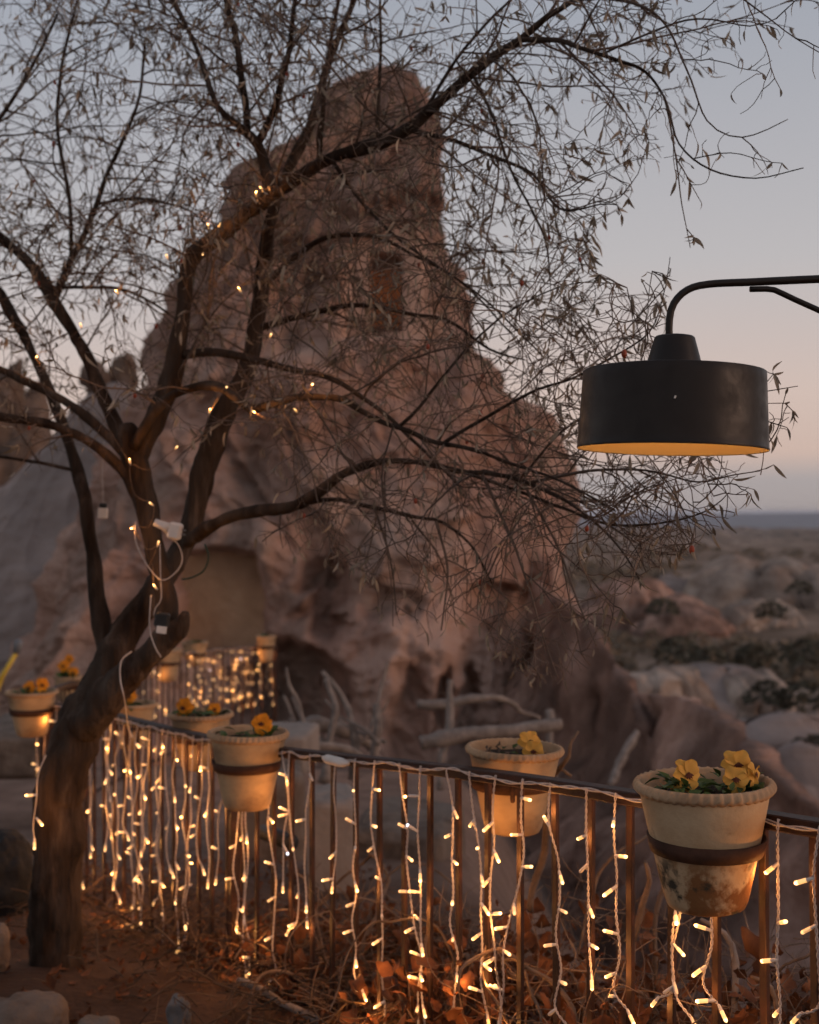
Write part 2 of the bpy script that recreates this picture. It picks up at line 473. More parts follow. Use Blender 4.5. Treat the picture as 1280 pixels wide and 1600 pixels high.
M['dead_leaf'] = noise_mat('dead_brown_leaf', [(0.055, 0.020, 0.009), (0.14, 0.052, 0.021), (0.24, 0.10, 0.042)], 16, 0.75, rand=0.45, trans=0.2)
M['wood'] = noise_mat('red_brown_wood', [(0.36, 0.115, 0.04), (0.54, 0.20, 0.07)], 3, 0.85, 0.3, 12, (3, 3, 0.6))
M['scrub'] = noise_mat('dry_scrub', [(0.10, 0.076, 0.050), (0.19, 0.14, 0.095)], 2, 0.95, rand=0.4)
M['shrub'] = noise_mat('dark_shrub', [(0.04, 0.035, 0.022), (0.085, 0.07, 0.044)], 3, 0.95, rand=0.4)
M['hill'] = noise_mat('far_ridge', [(0.09, 0.085, 0.085), (0.14, 0.125, 0.12)], 0.002, 1.0)
M['bag'] = noise_mat('black_bag_cloth', [(0.008, 0.008, 0.009), (0.018, 0.017, 0.017)], 10, 0.8, 0.5, 25)
M['yellow'] = noise_mat('yellow_paint', [(0.50, 0.32, 0.03), (0.62, 0.43, 0.06)], 8, 0.6)
M['grey_paint'] = noise_mat('grey_paint', [(0.12, 0.125, 0.13), (0.20, 0.20, 0.21)], 8, 0.6)

AMBER = (1.0, 0.47, 0.125)
M['led'] = emit_mat('warm_led_body', AMBER, 1.05)
M['led_tip'] = emit_mat('warm_led_tip', (1.0, 0.56, 0.21), 3.2)
M['led_dim'] = emit_mat('faint_led_body', (1.0, 0.42, 0.10), 0.55)
M['led_dim_tip'] = emit_mat('faint_led_tip', (1.0, 0.52, 0.18), 1.5)
for _k in ('led', 'led_tip', 'led_dim', 'led_dim_tip'): M[_k].cycles.emission_sampling = 'NONE'     # their light is the small lamp at each bulb's tip
M['led_white'] = emit_mat('cool_led_tip', (0.75, 0.8, 1.0), 3.0)
M['led_off'] = noise_mat('unlit_led_plastic', [(0.55, 0.50, 0.46), (0.66, 0.60, 0.55)], 20, 0.35)
M['bulb'] = emit_mat('warm_lamp_bulb', (1.0, 0.54, 0.20), 32.0)

def ground_material():
    m, n, l, b = new_mat('dirt_and_steppe')
    tc = n.new('ShaderNodeTexCoord'); geo = n.new('ShaderNodeNewGeometry')
    sp = n.new('ShaderNodeSeparateXYZ'); l.new(geo.outputs['Position'], sp.inputs[0])
    nz = n.new('ShaderNodeTexNoise'); nz.inputs['Scale'].default_value = 2.2; nz.inputs['Detail'].default_value = 9; nz.inputs['Roughness'].default_value = 0.68
    l.new(geo.outputs['Position'], nz.inputs['Vector'])
    r1 = n.new('ShaderNodeValToRGB')
    r1.color_ramp.elements[0].position = 0.3; r1.color_ramp.elements[0].color = (0.032, 0.018, 0.012, 1)
    r1.color_ramp.elements[1].position = 0.7; r1.color_ramp.elements[1].color = (0.095, 0.056, 0.038, 1)
    l.new(nz.outputs[0], r1.inputs[0])
    # steppe: olive brown scrub and paler bare tuff, in patches that widen with the scale of the land
    mp = n.new('ShaderNodeMapping'); mp.inputs['Scale'].default_value = (0.11, 0.055, 0.11)
    l.new(geo.outputs['Position'], mp.inputs[0])
    n2 = n.new('ShaderNodeTexNoise'); n2.inputs['Scale'].default_value = 1.0; n2.inputs['Detail'].default_value = 8; n2.inputs['Roughness'].default_value = 0.65
    l.new(mp.outputs[0], n2.inputs['Vector'])
    r2 = n.new('ShaderNodeValToRGB')
    cs = [(0.34, (0.075, 0.054, 0.036)), (0.46, (0.18, 0.125, 0.088)), (0.56, (0.26, 0.18, 0.13)), (0.66, (0.46, 0.35, 0.275))]
    while len(r2.color_ramp.elements) < 4: r2.color_ramp.elements.new(0.5)
    for e, (p, c) in zip(r2.color_ramp.elements, cs):
        e.position = p; e.color = (*c, 1)
    l.new(n2.outputs[0], r2.inputs[0])
    # pinkish crumbled tuff around the foot of the rock
    r3 = n.new('ShaderNodeValToRGB')
    r3.color_ramp.elements[0].position = 0.32; r3.color_ramp.elements[0].color = (0.12, 0.078, 0.059, 1)
    r3.color_ramp.elements[1].position = 0.66; r3.color_ramp.elements[1].color = (0.26, 0.175, 0.135, 1)
    l.new(nz.outputs[0], r3.inputs[0])
    a = n.new('ShaderNodeMapRange'); a.inputs['From Min'].default_value = 5.6; a.inputs['From Max'].default_value = 8.5
    l.new(sp.outputs['Y'], a.inputs[0])
    c = n.new('ShaderNodeMapRange'); c.inputs['From Min'].default_value = 38; c.inputs['From Max'].default_value = 60
    l.new(sp.outputs['Y'], c.inputs[0])
    m1 = n.new('ShaderNodeMix'); m1.data_type = 'RGBA'
    l.new(a.outputs[0], m1.inputs[0]); l.new(r1.outputs[0], m1.inputs[6]); l.new(r3.outputs[0], m1.inputs[7])
    m2 = n.new('ShaderNodeMix'); m2.data_type = 'RGBA'
    l.new(c.outputs[0], m2.inputs[0]); l.new(m1.outputs[2], m2.inputs[6]); l.new(r2.outputs[0], m2.inputs[7])
    l.new(m2.outputs[2], b.inputs['Base Color'])
    b.inputs['Roughness'].default_value = 1.0
    b.inputs['Specular IOR Level'].default_value = 0.1
    nb = n.new('ShaderNodeTexNoise'); nb.inputs['Scale'].default_value = 30; nb.inputs['Detail'].default_value = 6
    l.new(geo.outputs['Position'], nb.inputs['Vector'])
    bp = n.new('ShaderNodeBump'); bp.inputs['Strength'].default_value = 0.7; bp.inputs['Distance'].default_value = 0.03
    l.new(nb.outputs[0], bp.inputs['Height']); l.new(bp.outputs[0], b.inputs['Normal'])
    return m
M['ground'] = ground_material()

# ------------------------------------------------------------------ the ground, out to the horizon
GY = [-60, 4.5, 7, 10, 14, 20, 30, 40, 50, 60, 110, 200, 500, 1500, 3000, 8000, 20000]
GZ = [0, 0.0, -0.25, -0.65, -1.1, -2.3, -4.4, -6.6, -6.7, -6.6, -6.6, -7.8, -12.3, -22, -43, -110, -290]
def ground_z(X, Y):
    X = np.atleast_1d(np.asarray(X, float)); Y = np.atleast_1d(np.asarray(Y, float))
    z = np.interp(Y, GY, GZ)
    # the slope falls away faster on the valley side (right)
    ang = X / np.maximum(Y, 1.0)
    k = np.clip((ang - 0.02) / 0.14, 0, 1); k = k * k * (3 - 2 * k)
    z = z - k * np.interp(Y, [3.6, 6, 12, 25, 40, 55], [0, 0.5, 2.3, 2.4, 1.2, 0])
    p = np.stack([X, Y, np.zeros_like(X)], -1)
    z = z + 0.05 * fbm(p * 0.7, 4, 3) * np.clip((np.abs(Y) + 1) / 6, 0.25, 1)
    z = z + np.interp(Y, [0, 12, 40, 100, 400, 2000], [0, 0.15, 0.6, 0.9, 2.5, 9]) * fbm(p * np.array([0.02, 0.02, 1]) , 4, 9)
    return z
def gz(x, y):
    return float(ground_z([x], [y])[0])

nu, nv = 360, 520
u = np.linspace(-1, 1, nu); X = 1.2 * np.sinh(u * 9.3)
v = np.linspace(-3.4, 9.9, nv); Y = 1.0 * np.sinh(v) + 2.0
XX, YY = np.meshgrid(X, Y)
ZZ = ground_z(XX.ravel(), YY.ravel())
g = link('ground', grid_mesh('ground', np.stack([XX.ravel(), YY.ravel(), ZZ], -1), nu, nv), mats=[M['ground']])
tag(g, kind='structure')

# far ridge on the horizon
def ridge_mesh(name, crest, wf, wb, hf, hb, ns=140, nt=40, pw=1.4, amp=0.4, fs=0.5, seed=1, flute=0.0, crest_amp=0.0, ends=0.0):
    """a ridge of land or rock: crest points, falling to the front by hf over wf and to the back by hb over wb"""
    C = [Vector(c) for c in crest]
    d = [0]
    for a, b in zip(C, C[1:]): d.append(d[-1] + (b - a).length)
    s = np.linspace(0, d[-1], ns)
    c = np.stack([np.interp(s, d, [q[k] for q in C]) for k in range(3)], -1)
    for _ in range(max(1, ns // 40)):
        c[1:-1] = (c[:-2] + 2 * c[1:-1] + c[2:]) / 4
    if ends:
        e_ = np.minimum(np.arange(ns), np.arange(ns)[::-1]) / (ns * 0.10)
        c[:, 2] -= ends * (1 - np.clip(e_, 0, 1)) ** 2
    tan = np.gradient(c[:, :2], axis=0); tan /= np.linalg.norm(tan, axis=1)[:, None] + 1e-9
    nrm = np.stack([tan[:, 1], -tan[:, 0]], -1)          # to the camera's side for a crest running left to right
    t = np.linspace(-1, 1, nt); t = np.sign(t) * np.abs(t) ** 1.3
    V = np.zeros((ns, nt, 3))
    w = np.where(t > 0, wf, wb) * t
    h = np.where(t > 0, hf, hb) * np.abs(t) ** pw
    V[:, :, 0] = c[:, 0:1] + nrm[:, 0:1] * w
    V[:, :, 1] = c[:, 1:2] + nrm[:, 1:2] * w
    V[:, :, 2] = c[:, 2:3] - h
    p = V.reshape(-1, 3)
    e = np.repeat(np.minimum(np.abs(t), 1)[None], ns, 0).ravel()
    n1 = fbm(p * fs, 5, seed) * amp * (0.35 + e)
    n2 = fbm(p * fs * 1.1 + 50, 5, seed + 7) * amp
    if flute:
        ss = np.repeat(s[:, None], nt, 1).ravel()
        q = np.stack([ss * fs * 2.2, e * 0.7, e * 0], -1)
        n1 = n1 + flute * fbm(q, 4, seed + 3, ridged=True) * e
    nr = np.repeat(nrm[:, None, :], nt, 1).reshape(-1, 2)
    sg = np.sign(np.repeat(w[None], ns, 0).ravel())
    p[:, 0] += nr[:, 0] * n1 * sg; p[:, 1] += nr[:, 1] * n1 * sg
    p[:, 2] += n2 * (0.15 + 0.85 * e) * 0.5
    if crest_amp:
        p[:, 2] += crest_amp * np.repeat(fbm(np.stack([s * fs, s * 0, s * 0], -1), 5, seed + 5)[:, None], nt, 1).ravel() * (1 - e)
    return grid_mesh(name, p, nt, ns)

def far(px, py, d): return P(px, py, d)
o = link('hills', ridge_mesh('hills', [far(-1500, 812, 8500), far(300, 808, 8300), far(800, 812, 8200), far(1000, 803, 8100), (far(1150, 800, 8000)), far(1300, 800, 8000), far(3200, 806, 7600)],
         1500, 2500, 150, 200, 240, 30, 1.0, 60, 0.0009, 4, crest_amp=9), mats=[M['hill']])
tag(o, kind='structure')
o = link('hills', ridge_mesh('plain_rise', [far(-1500, 836, 3100), far(500, 833, 3000), far(950, 828, 2900), far(1100, 832, 2800), far(1280, 830, 2700), far(3000, 832, 2600)],
         900, 1200, 30, 60, 200, 26, 1.2, 14, 0.003, 14, crest_amp=3), mats=[M['ground']])
tag(o, kind='structure')

# ------------------------------------------------------------------ tuff rocks
def chimney_mesh(name, prof, Yc, flat=0.85, nfront=420, nback=90, nz=460, amp=0.50, fs=0.36, flute=0.38, seed=2, carve=None, panel=None, zlow=1.0, shoulder=2.3):
    """prof: (py, xl, xr) silhouette at depth Yc"""
    py = np.array([p[0] for p in prof], float)
    z_k = EYE - (py - 800) / FPX * Yc
    xl = np.array([(p[1] - 640) / FPX * Yc for p in prof]); xr = np.array([(p[2] - 640) / FPX * Yc for p in prof])
    zz = np.linspace(z_k[0], z_k[-1], nz)
    L = np.interp(-zz, -z_k, xl); Rr = np.interp(-zz, -z_k, xr)
    ker = np.array([1, 2, 3, 2, 1]) / 9
    for _ in range(2):
        L[2:-2] = np.convolve(L, ker, 'valid'); Rr[2:-2] = np.convolve(Rr, ker, 'valid')
    th = np.concatenate([np.linspace(-math.pi, 0, nfront, endpoint=False), np.linspace(0, math.pi, nback, endpoint=False)])
    cx = (L + Rr) / 2; a = (Rr - L) / 2
    ct = np.sign(np.cos(th)) * np.abs(np.cos(th)) ** (2 / shoulder); st = np.sign(np.sin(th)) * np.abs(np.sin(th)) ** (2 / shoulder)
    V = np.zeros((nz, len(th), 3))
    V[:, :, 0] = cx[:, None] + a[:, None] * ct
    V[:, :, 1] = Yc + np.minimum(a * flat, 6.0 + a * 0.12)[:, None] * st
    V[:, :, 2] = zz[:, None]
    p = V.reshape(-1, 3)
    nx = np.repeat(ct[None], nz, 0).ravel(); ny = np.repeat(st[None], nz, 0).ravel()
    ln = np.sqrt(nx * nx + ny * ny) + 1e-6; nx /= ln; ny /= ln
    aa = np.repeat(a[:, None], len(th), 1).ravel()
    sc = np.clip(aa / 3.0, 0.25, 1.0)
    d = amp * fbm(p * fs, 5, seed) * sc
    warp = fbm(p * 0.25, 3, seed + 20)
    q = np.stack([np.arctan2(ny, nx) * 3.2 + warp * 0.7, p[:, 2] * 0.10, warp * 0], -1)
    d = d + flute * sc * fbm(q * 1.3, 4, seed + 9, ridged=True)
    if carve is not None:      # deep eroded folds low on the cone
        lowk = np.clip((2.2 - p[:, 2]) / 3.0, 0, 1)
        d = d + 0.55 * lowk * fbm(np.stack([q[:, 0] * 0.9 + 4, q[:, 1] * 0.5, q[:, 2]], -1), 3, seed + 51, ridged=True)
    d = d + (0.12 if carve is not None else 0.05) * fbm(p * np.array([1.6, 1.6, 2.6]), 5, seed + 31, gain=0.58)
    if carve is not None:      # strata: weathered ledges round the cone
        d = d + 0.09 * sc * fbm(np.stack([p[:, 0] * .16, p[:, 1] * .16, p[:, 2] * 1.15 + warp * .5], -1), 3, seed + 71, ridged=True)
    d = d - np.repeat(d.reshape(nz, -1).mean(1), len(th)) - 0.06
    p[:, 0] += nx * d; p[:, 1] += ny * d
    p[:, 2] += 0.25 * fbm(p * 0.6, 3, seed + 40) * sc
    if carve is not None:
        front = ny < 0.15
        ppx = 640 + p[:, 0] / p[:, 1] * FPX
        ppy = 800 - (p[:, 2] - EYE) / p[:, 1] * FPX
        push = carve(ppx, ppy, p) * front
        p[:, 1] += push
        mks = []
        for (x0, x1, y0, y1, dep, wob, soft) in panel or ():
            mk = rect(ppx + wob * fbm(p * 0.8, 3, 88), ppy + wob * fbm(p * 0.8 + 9, 3, 89), x0, x1, y0, y1, soft) * front
            yp = np.median(p[mk > 0.9, 1]) + dep
            p[:, 1] = p[:, 1] * (1 - mk) + (yp + (p[:, 2] - p[mk > .9, 2].mean()) * 0.08 + 0.05 * fbm(p, 3, 90)) * mk
            mks.append(mk)
        p[:, 1] += 0.75 * rect(ppx, ppy, 578, 627, 399, 513, 2.5) * front          # doorway high on the cone
    # cap at the top
    me = grid_mesh(name, p, len(th), nz, wrap=True)
    if panel and carve is not None:
        fm_ = np.zeros(len(me.polygons), np.int32)
        vi = np.zeros(len(me.loops), np.int32); me.loops.foreach_get('vertex_index', vi)
        for k, mk in enumerate(mks):
            fm_[mk[vi.reshape(-1, 4)].min(1) > 0.7] = k + 1
        me.polygons.foreach_set('material_index', fm_)
    return me

def sm(x, a, b):
    t = np.clip((x - a) / (b - a), 0, 1)
    return t * t * (3 - 2 * t)
def rect(px, py, x0, x1, y0, y1, s):
    return sm(px, x0 - s, x0 + s) * (1 - sm(px, x1 - s, x1 + s)) * sm(py, y0 - s, y0 + s) * (1 - sm(py, y1 - s, y1 + s))
def ell(px, py, cx, cy, rx, ry, rot=0, soft=0.35):
    c, s_ = math.cos(R(rot)), math.sin(R(rot))
    dx, dy = px - cx, py - cy
    u_, v_ = (dx * c + dy * s_) / rx, (-dx * s_ + dy * c) / ry
    return 1 - sm(np.sqrt(u_ * u_ + v_ * v_), 1 - soft, 1 + soft)

def carve_main(px, py, p):
    w1 = fbm(p * 0.9, 4, 77); w2 = fbm(p * 0.9 + 30, 4, 78)
    x = px + 26 * w1; y = py + 26 * w2
    d = np.zeros_like(px)
    d += 0.30 * rect(x, y, 520, 700, 330, 352, 8)                       # ledge under the head
    d += 0.35 * rect(x, y, 425, 520, 372, 400, 8)
    d += 0.45 * ell(x, y, 470, 480, 45, 60)
    d += 0.35 * ell(x, y, 690, 560, 35, 80, 20)
    d += 0.30 * ell(x, y, 520, 690, 30, 90, 8)
    d += 0.25 * ell(x, y, 760, 690, 40, 70, -20)
    d += 0.9 * ell(x, y, 515, 945, 34, 62, 10)                          # hollow beside the buttress
    d -= 0.9 * ell(x, y, 625, 1090, 105, 190, 0, 0.5)                   # central buttress
    d -= 0.5 * ell(x, y, 470, 880, 60, 110, 0, 0.5)
    d += 0.7 * rect(x, y, 728, 862, 930, 1250, 14)                       # bay right of the drip edge
    d += 0.8 * ell(x, y, 693, 1095, 15, 42, 0, 0.6)                    # small caves
    d += 0.8 * ell(x, y, 742, 1105, 14, 50, 0, 0.6)
    d += 1.1 * ell(x, y, 450, 1085, 72, 62, 20, 0.4)                    # dark hollow at the foot
    d += 0.5 * ell(x, y, 640, 1130, 30, 90, -12)
    d -= 0.6 * ell(x, y, 870, 1010, 26, 130, -4, 0.4)                   # rib at the right edge
    d += 0.35 * ell(x, y, 600, 935, 50, 20, 5)
    return d

prof_main = [(112, 585, 620), (118, 552, 645), (130, 532, 660), (150, 516, 672), (180, 500, 682), (215, 478, 686), (245, 442, 686), (268, 386, 686),
             (290, 356, 687), (330, 345, 687), (370, 346, 688), (420, 334, 690), (450, 304, 698), (490, 270, 716), (550, 244, 752), (600, 224, 788),
             (650, 204, 815), (700, 186, 834), (760, 172, 852), (830, 150, 876), (900, 124, 892), (960, 95, 905), (1040, 60, 905), (1150, 20, 925), (1330, -60, 965)]
rock = link('fairy_chimney', chimney_mesh('chimney', prof_main, 27, carve=carve_main, panel=[(272, 406, 872, 1020, 0.55, 14, 9), (536, 660, 366, 532, 0.05, 12, 8)], nfront=520, nz=520), mats=[M['tuff'], M['plaster'], M['carved']])
tag(rock, 'tall pink tuff rock cone with doorway near its top, filling the centre behind the tree', 'rock')
_v = np.zeros(len(rock.data.vertices) * 3); rock.data.vertices.foreach_get('co', _v); _v = _v.reshape(-1, 3)
_x = 640 + _v[:, 0] / _v[:, 1] * FPX; _y = 800 - (_v[:, 2] - EYE) / _v[:, 1] * FPX
DY = float(np.percentile(_v[(_x > 585) & (_x < 620) & (_y > 410) & (_y < 505) & (_v[:, 1] < 27), 1], 50)) - 0.22
# wooden boards in the doorway: each board a part
door = empty('wooden_door', P(602, 514, DY))
tag(door, 'red-brown wooden door set in the doorway high on the tall rock cone', 'door')
for k in range(4):
    mb = MB(); x0 = 578 + k * 12.4
    a, b = P(x0, 512, DY), P(x0 + 11.4, 432, DY)
    box(mb, (a + b) / 2 + Vector((0, 0.01 * (k % 2), 0)), b.x - a.x, 0.05, b.z - a.z, bev=0.01)
    link('plank', mb.mesh('plank'), door, [M['wood']], smooth=False)
mb = MB(); a, b = P(577, 432, DY - 0.02), P(628, 424, DY - 0.02)
box(mb, (a + b) / 2, b.x - a.x, 0.09, b.z - a.z, bev=0.01); link('lintel', mb.mesh('lintel'), door, [M['wood']], smooth=False)

prof_left = [(600, 168, 190), (606, 150, 215), (640, 112, 235), (690, 78, 262), (750, 22, 300), (800, -40, 330), (900, -150, 380), (1000, -260, 420), (1250, -470, 540)]
o = link('rock_cone', chimney_mesh('cone', prof_left, 33, amp=0.25, fs=0.3, flute=0.12, seed=12, nfront=300, nz=260), mats=[M['tuff_grey']])
tag(o, 'smooth grey rock slope at the left edge beside the tall cone', 'rock')

def blob_mesh(name, c, r, amp=0.2, fs=1.0, seed=1, nu=72, nv=44, flute=0.0, squash=1.0, rot=0, box_=2.0):
    th = np.linspace(-math.pi, math.pi, nu, endpoint=False); ph = np.linspace(-math.pi / 2, math.pi / 2, nv)
    T_, F_ = np.meshgrid(th, ph)
    e = 2.0 / box_
    sg = lambda v_: np.sign(v_) * np.where(np.abs(v_) < 1e-9, 0, np.abs(v_)) ** e
    n = np.stack([sg(np.cos(F_)) * sg(np.cos(T_)), sg(np.cos(F_)) * sg(np.sin(T_)), sg(np.sin(F_))], -1).reshape(-1, 3)
    r = np.array(r, float)
    p = n * r
    m_ = r.min()
    k = 1 + amp * fbm(p / m_ * fs + seed * 3.7, 4, seed)
    if flute:
        k = k + flute * fbm(np.stack([T_.ravel() * 2.6, F_.ravel() * 0.5, T_.ravel() * 0], -1), 3, seed + 3, ridged=True) * np.cos(F_.ravel())
    p = p * k[:, None]
    cr, sr = math.cos(rot), math.sin(rot)
    x = p[:, 0] * cr - p[:, 1] * sr; y = p[:, 0] * sr + p[:, 1] * cr
    p[:, 0], p[:, 1] = x, y
    p = p + np.array(c)
    return grid_mesh(name, p, nu, nv, wrap=True)

def rock_px(name, x0, x1, y0, y1, d, mat, label, cat='rock', group=None, amp=0.22, fs=0.9, seed=1, flute=0.0, dep=0.8, box_=2.4, rot=0):
    a, b = P(x0, y1, d), P(x1, y0, d)
    c = (a + b) / 2
    rx, rz = (b.x - a.x) / 2, (b.z - a.z) / 2
    o = link(name, blob_mesh(name, c, (rx, rx * dep, rz), amp, fs, seed, flute=flute, box_=box_, rot=rot), mats=[mat])
    tag(o, label, cat, group)
    return o

rock_px('cap_rock', 126, 172, 564, 618, 33, M['tuff_cap'], 'dark cap boulder on the grey slope, left one of two', seed=3)
rock_px('cap_rock', 170, 218, 556, 616, 33.3, M['tuff_cap'], 'dark cap boulder on the grey slope touching the tall cone', seed=4)
rock_px('rock_pillar', -120, 62, 588, 1000, 42, M['tuff_cap'], 'brown rock pillar at the left edge behind the grey slope', seed=5, amp=0.24, flute=0.18, box_=3.2, fs=1.6)

# spurs running down to the right
def spur(name, crest, wf, wb, hf, hb, label, mat, **k):
    o = link(name, ridge_mesh(name, crest, wf, wb, hf, hb, **k), mats=[M[mat]])
    tag(o, label, 'rock')
spur('rock_spur', [P(840, 900, 24), P(905, 950, 22.5), P(935, 985, 21.5), P(962, 1030, 20.5), P(990, 1072, 19.5), P(1008, 1120, 18.6), P(1030, 1180, 18), P(1060, 1260, 17.4)],
     1.7, 1.5, 5.0, 6.0, 'dark brown rock spur falling from the tall cone to the right', 'tuff_brown', ns=150, nt=60, pw=0.8, amp=0.6, fs=1.0, seed=23, flute=0.75)
spur('rock_spur', [P(1000, 1075, 19.5), P(1040, 1085, 18.6), P(1085, 1092, 17.5), P(1125, 1106, 16.8), P(1155, 1138, 16.2), P(1190, 1178, 15.6), P(1235, 1218, 15), P(1285, 1262, 14.4), P(1360, 1320, 13.8)],
     2.6, 1.6, 5.0, 6.5, 'long pinkish rock spur with a sharp lit edge behind the nearest pot', 'tuff_brown', ns=170, nt=70, pw=0.9, amp=0.65, fs=0.9, seed=31, flute=0.75)

outs = [('broad', 1105, 1192, 880, 962, 112, 'pale', 'pale banded rock outcrop in the valley, left of two on the upper row'),
        ('', 1188, 1310, 876, 948, 110, 'pale', 'pale banded rock outcrop in the valley at the right edge, upper row'),
        ('', 1150, 1235, 936, 964, 92, 'pale', 'low pale rock ledge below the upper outcrops in the valley'),
        ('', 1040, 1098, 898, 935, 118, 'grey', 'small dim rock outcrop in the valley left of the pale ones'),
        ('', 1020, 1100, 928, 990, 88, 'brown', 'brown striped rock outcrop in the middle of the valley'),
        ('', 950, 1020, 905, 965, 95, 'brown', 'brown rock hump in the valley beside the tall cone'),
        ('', 985, 1088, 1036, 1090, 44, 'pale', 'flat pale rock top just behind the dark brown spur'),
        ('', 1085, 1175, 1034, 1120, 52, 'grey', 'grey rock shoulder behind the crest of the long pinkish spur'),
        ('', 1130, 1310, 1046, 1140, 50, 'pale', 'large smooth pale rock at the right edge, lower row'),
        ('', 1196, 1268, 1108, 1205, 36, 'grey', 'steep grey rock fin standing below the large pale rock'),
        ('', 1222, 1270, 1165, 1228, 30, 'grey', 'small grey rock fin low at the right edge')]
ro = random.Random(3)
for i, (_, x0, x1, y0, y1, d, mt, lb) in enumerate(outs):
    crest = []
    n_ = 6
    for k in range(n_):
        t = k / (n_ - 1)
        crest.append(P(x0 - 14 + (x1 - x0 + 28) * t, y0 + (y1 - y0) * (0.45 * abs(2 * t - 0.9) ** 5 + ro.uniform(0, .20)), d + ro.uniform(-.02, .02) * d))
    h_ = (y1 - y0) / FPX * d
    w_ = (x1 - x0) / FPX * d
    o = link('rock_outcrop', ridge_mesh('rock_outcrop', crest, h_ * 1.0, h_ * 1.5, h_ * 1.5, h_ * 2.2, ns=110, nt=50, pw=2.4, amp=h_ * .22, fs=2.2 / h_, seed=40 + i, flute=h_ * .30, crest_amp=h_ * .18, ends=h_ * 1.3), mats=[M['tuff_' + mt]])
    tag(o, lb, 'rock', 'rock outcrops in the valley')

# ------------------------------------------------------------------ scrub in the valley
def clump(mb, c, r, n, size):
    for _ in range(n):
        t = random.uniform(0, 2 * math.pi); zz = random.uniform(-0.2, 1); rr = math.sqrt(max(0, 1 - zz * zz)) * random.uniform(0.55, 1)
        q = Vector(c) + Vector((math.cos(t) * rr * r, math.sin(t) * rr * r, zz * r * 0.7))
        a = Vector((random.gauss(0, 1), random.gauss(0, 1), random.gauss(0, 1))).normalized() * size
        b = a.orthogonal().normalized() * size * random.uniform(0.5, 1)
        mb.add([q - a, q + b, q + a, q - b], [(0, 1, 2, 3)])
mb = MB()
for k in range(900):
    d = math.exp(random.uniform(math.log(46), math.log(330)))
    ang = random.uniform(0.08, 0.42)
    x = ang * d
    n0 = float(fbm(np.array([[x * 0.05, d * 0.03, 0.0]]), 3, 5)[0])
    if n0 < -0.15 + random.uniform(-.2, .2): continue
    r = random.uniform(0.5, 1.3) * (1 if d < 120 else 1.6)
    clump(mb, (x, d, gz(x, d)), r, 34, r * 0.24)
o = link('scrub', mb.mesh('scrub'), mats=[M['scrub']], smooth=False)
tag(o, 'dry olive-brown scrub scattered over the valley floor', 'scrub', kind='stuff')
for i, (px, py, d, r, lb) in enumerate([
        (1200, 1092, 46, 0.9, 'dark shrub at the left foot of the large pale rock'), (1262, 1100, 45, 1.1, 'dark shrub below the large pale rock by the right edge'),
        (1275, 1190, 33, 0.9, 'dark shrub beside the small grey rock fin'), (1035, 955, 84, 1.2, 'dark shrub in front of the brown striped outcrop'),
        (1205, 962, 86, 1.3, 'dark shrub in front of the low pale ledge'), (1250, 925, 100, 1.2, 'dark shrub against the upper outcrop at the right edge'),
        (1110, 1040, 56, 1.1, 'dark shrub on the bank above the grey rock shoulder'), (1180, 1036, 58, 1.2, 'dark shrub on the bank above the large pale rock'),
        (1060, 1024, 60, 1.2, 'dark shrub above the flat pale rock top'), (1262, 1030, 60, 1.3, 'dark shrub on the bank at the right edge')]):
    mb = MB(); c = P(px, py, d)
    clump(mb, c, r, 160, r * 0.15)
    o = link('shrub', mb.mesh('shrub'), mats=[M['shrub']], smooth=False)
    tag(o, lb, 'shrub', 'dark shrubs in the valley')

#@@PART2
# ------------------------------------------------------------------ railings
RAIL = [(1500, 1330, 2.30), (1400, 1312, 2.45), (1280, 1294, 2.62), (1100, 1264, 2.92), (980, 1245, 3.14), (855, 1225, 3.40), (740, 1209, 3.67), (640, 1197, 3.95),
        (540, 1186, 4.27), (450, 1176, 4.60), (390, 1167, 4.88), (330, 1156, 5.20), (250, 1138, 5.70), (160, 1115, 6.30), (112, 1106, 6.75), (72, 1104, 7.1)]
BACK = [(72, 1104, 7.1), (66, 1090, 8.0), (100, 1072, 9.5), (180, 1048, 10.8), (285, 1022, 12.6), (360, 1014, 13.4), (432, 1011, 14.0)]

def arc(pts):
    """dense polyline with arc length, as numpy"""
    c = catmull([(P(*p), 0.0) for p in pts], 0.03)
    q = np.array([tuple(a) for a, _ in c])
    s = np.concatenate([[0], np.cumsum(np.linalg.norm(np.diff(q[:, :3], axis=0), axis=1))])
    return q, s
def at_s(A, t):
    q, s = A
    return Vector([float(np.interp(t, s, q[:, k])) for k in range(3)])
def s_at_px(A, px):
    q, s = A
    x = 640 + q[:, 0] / q[:, 1] * FPX
    i = int(np.argmin(np.abs(x - px)))
    return s[i]
def tan_s(A, t):
    d = at_s(A, t + 0.02) - at_s(A, t - 0.02)
    d.z = 0
    return d.normalized()

def sweep_rect(mb, pts, w, h):
    v, f = [], []
    n = len(pts)
    for i, p in enumerate(pts):
        t = (pts[min(n - 1, i + 1)] - pts[max(0, i - 1)]); t.z = 0; t.normalize()
        s_ = Vector((t.y, -t.x, 0)) * (w / 2)
        up = Vector((0, 0, h / 2)); b = 0.003
        sn = s_.normalized() * b; un = Vector((0, 0, b))
        v += [p - s_ - up + sn, p + s_ - up - sn, p + s_ - up + un, p + s_ + up - un, p + s_ + up - sn, p - s_ + up + sn, p - s_ + up - un, p - s_ - up + un]
    for i in range(n - 1):
        for k in range(8):
            f.append((i * 8 + k, i * 8 + (k + 1) % 8, (i + 1) * 8 + (k + 1) % 8, (i + 1) * 8 + k))
    f.append(tuple(range(7, -1, -1))); f.append(tuple((n - 1) * 8 + k for k in range(8)))
    mb.add(v, f)

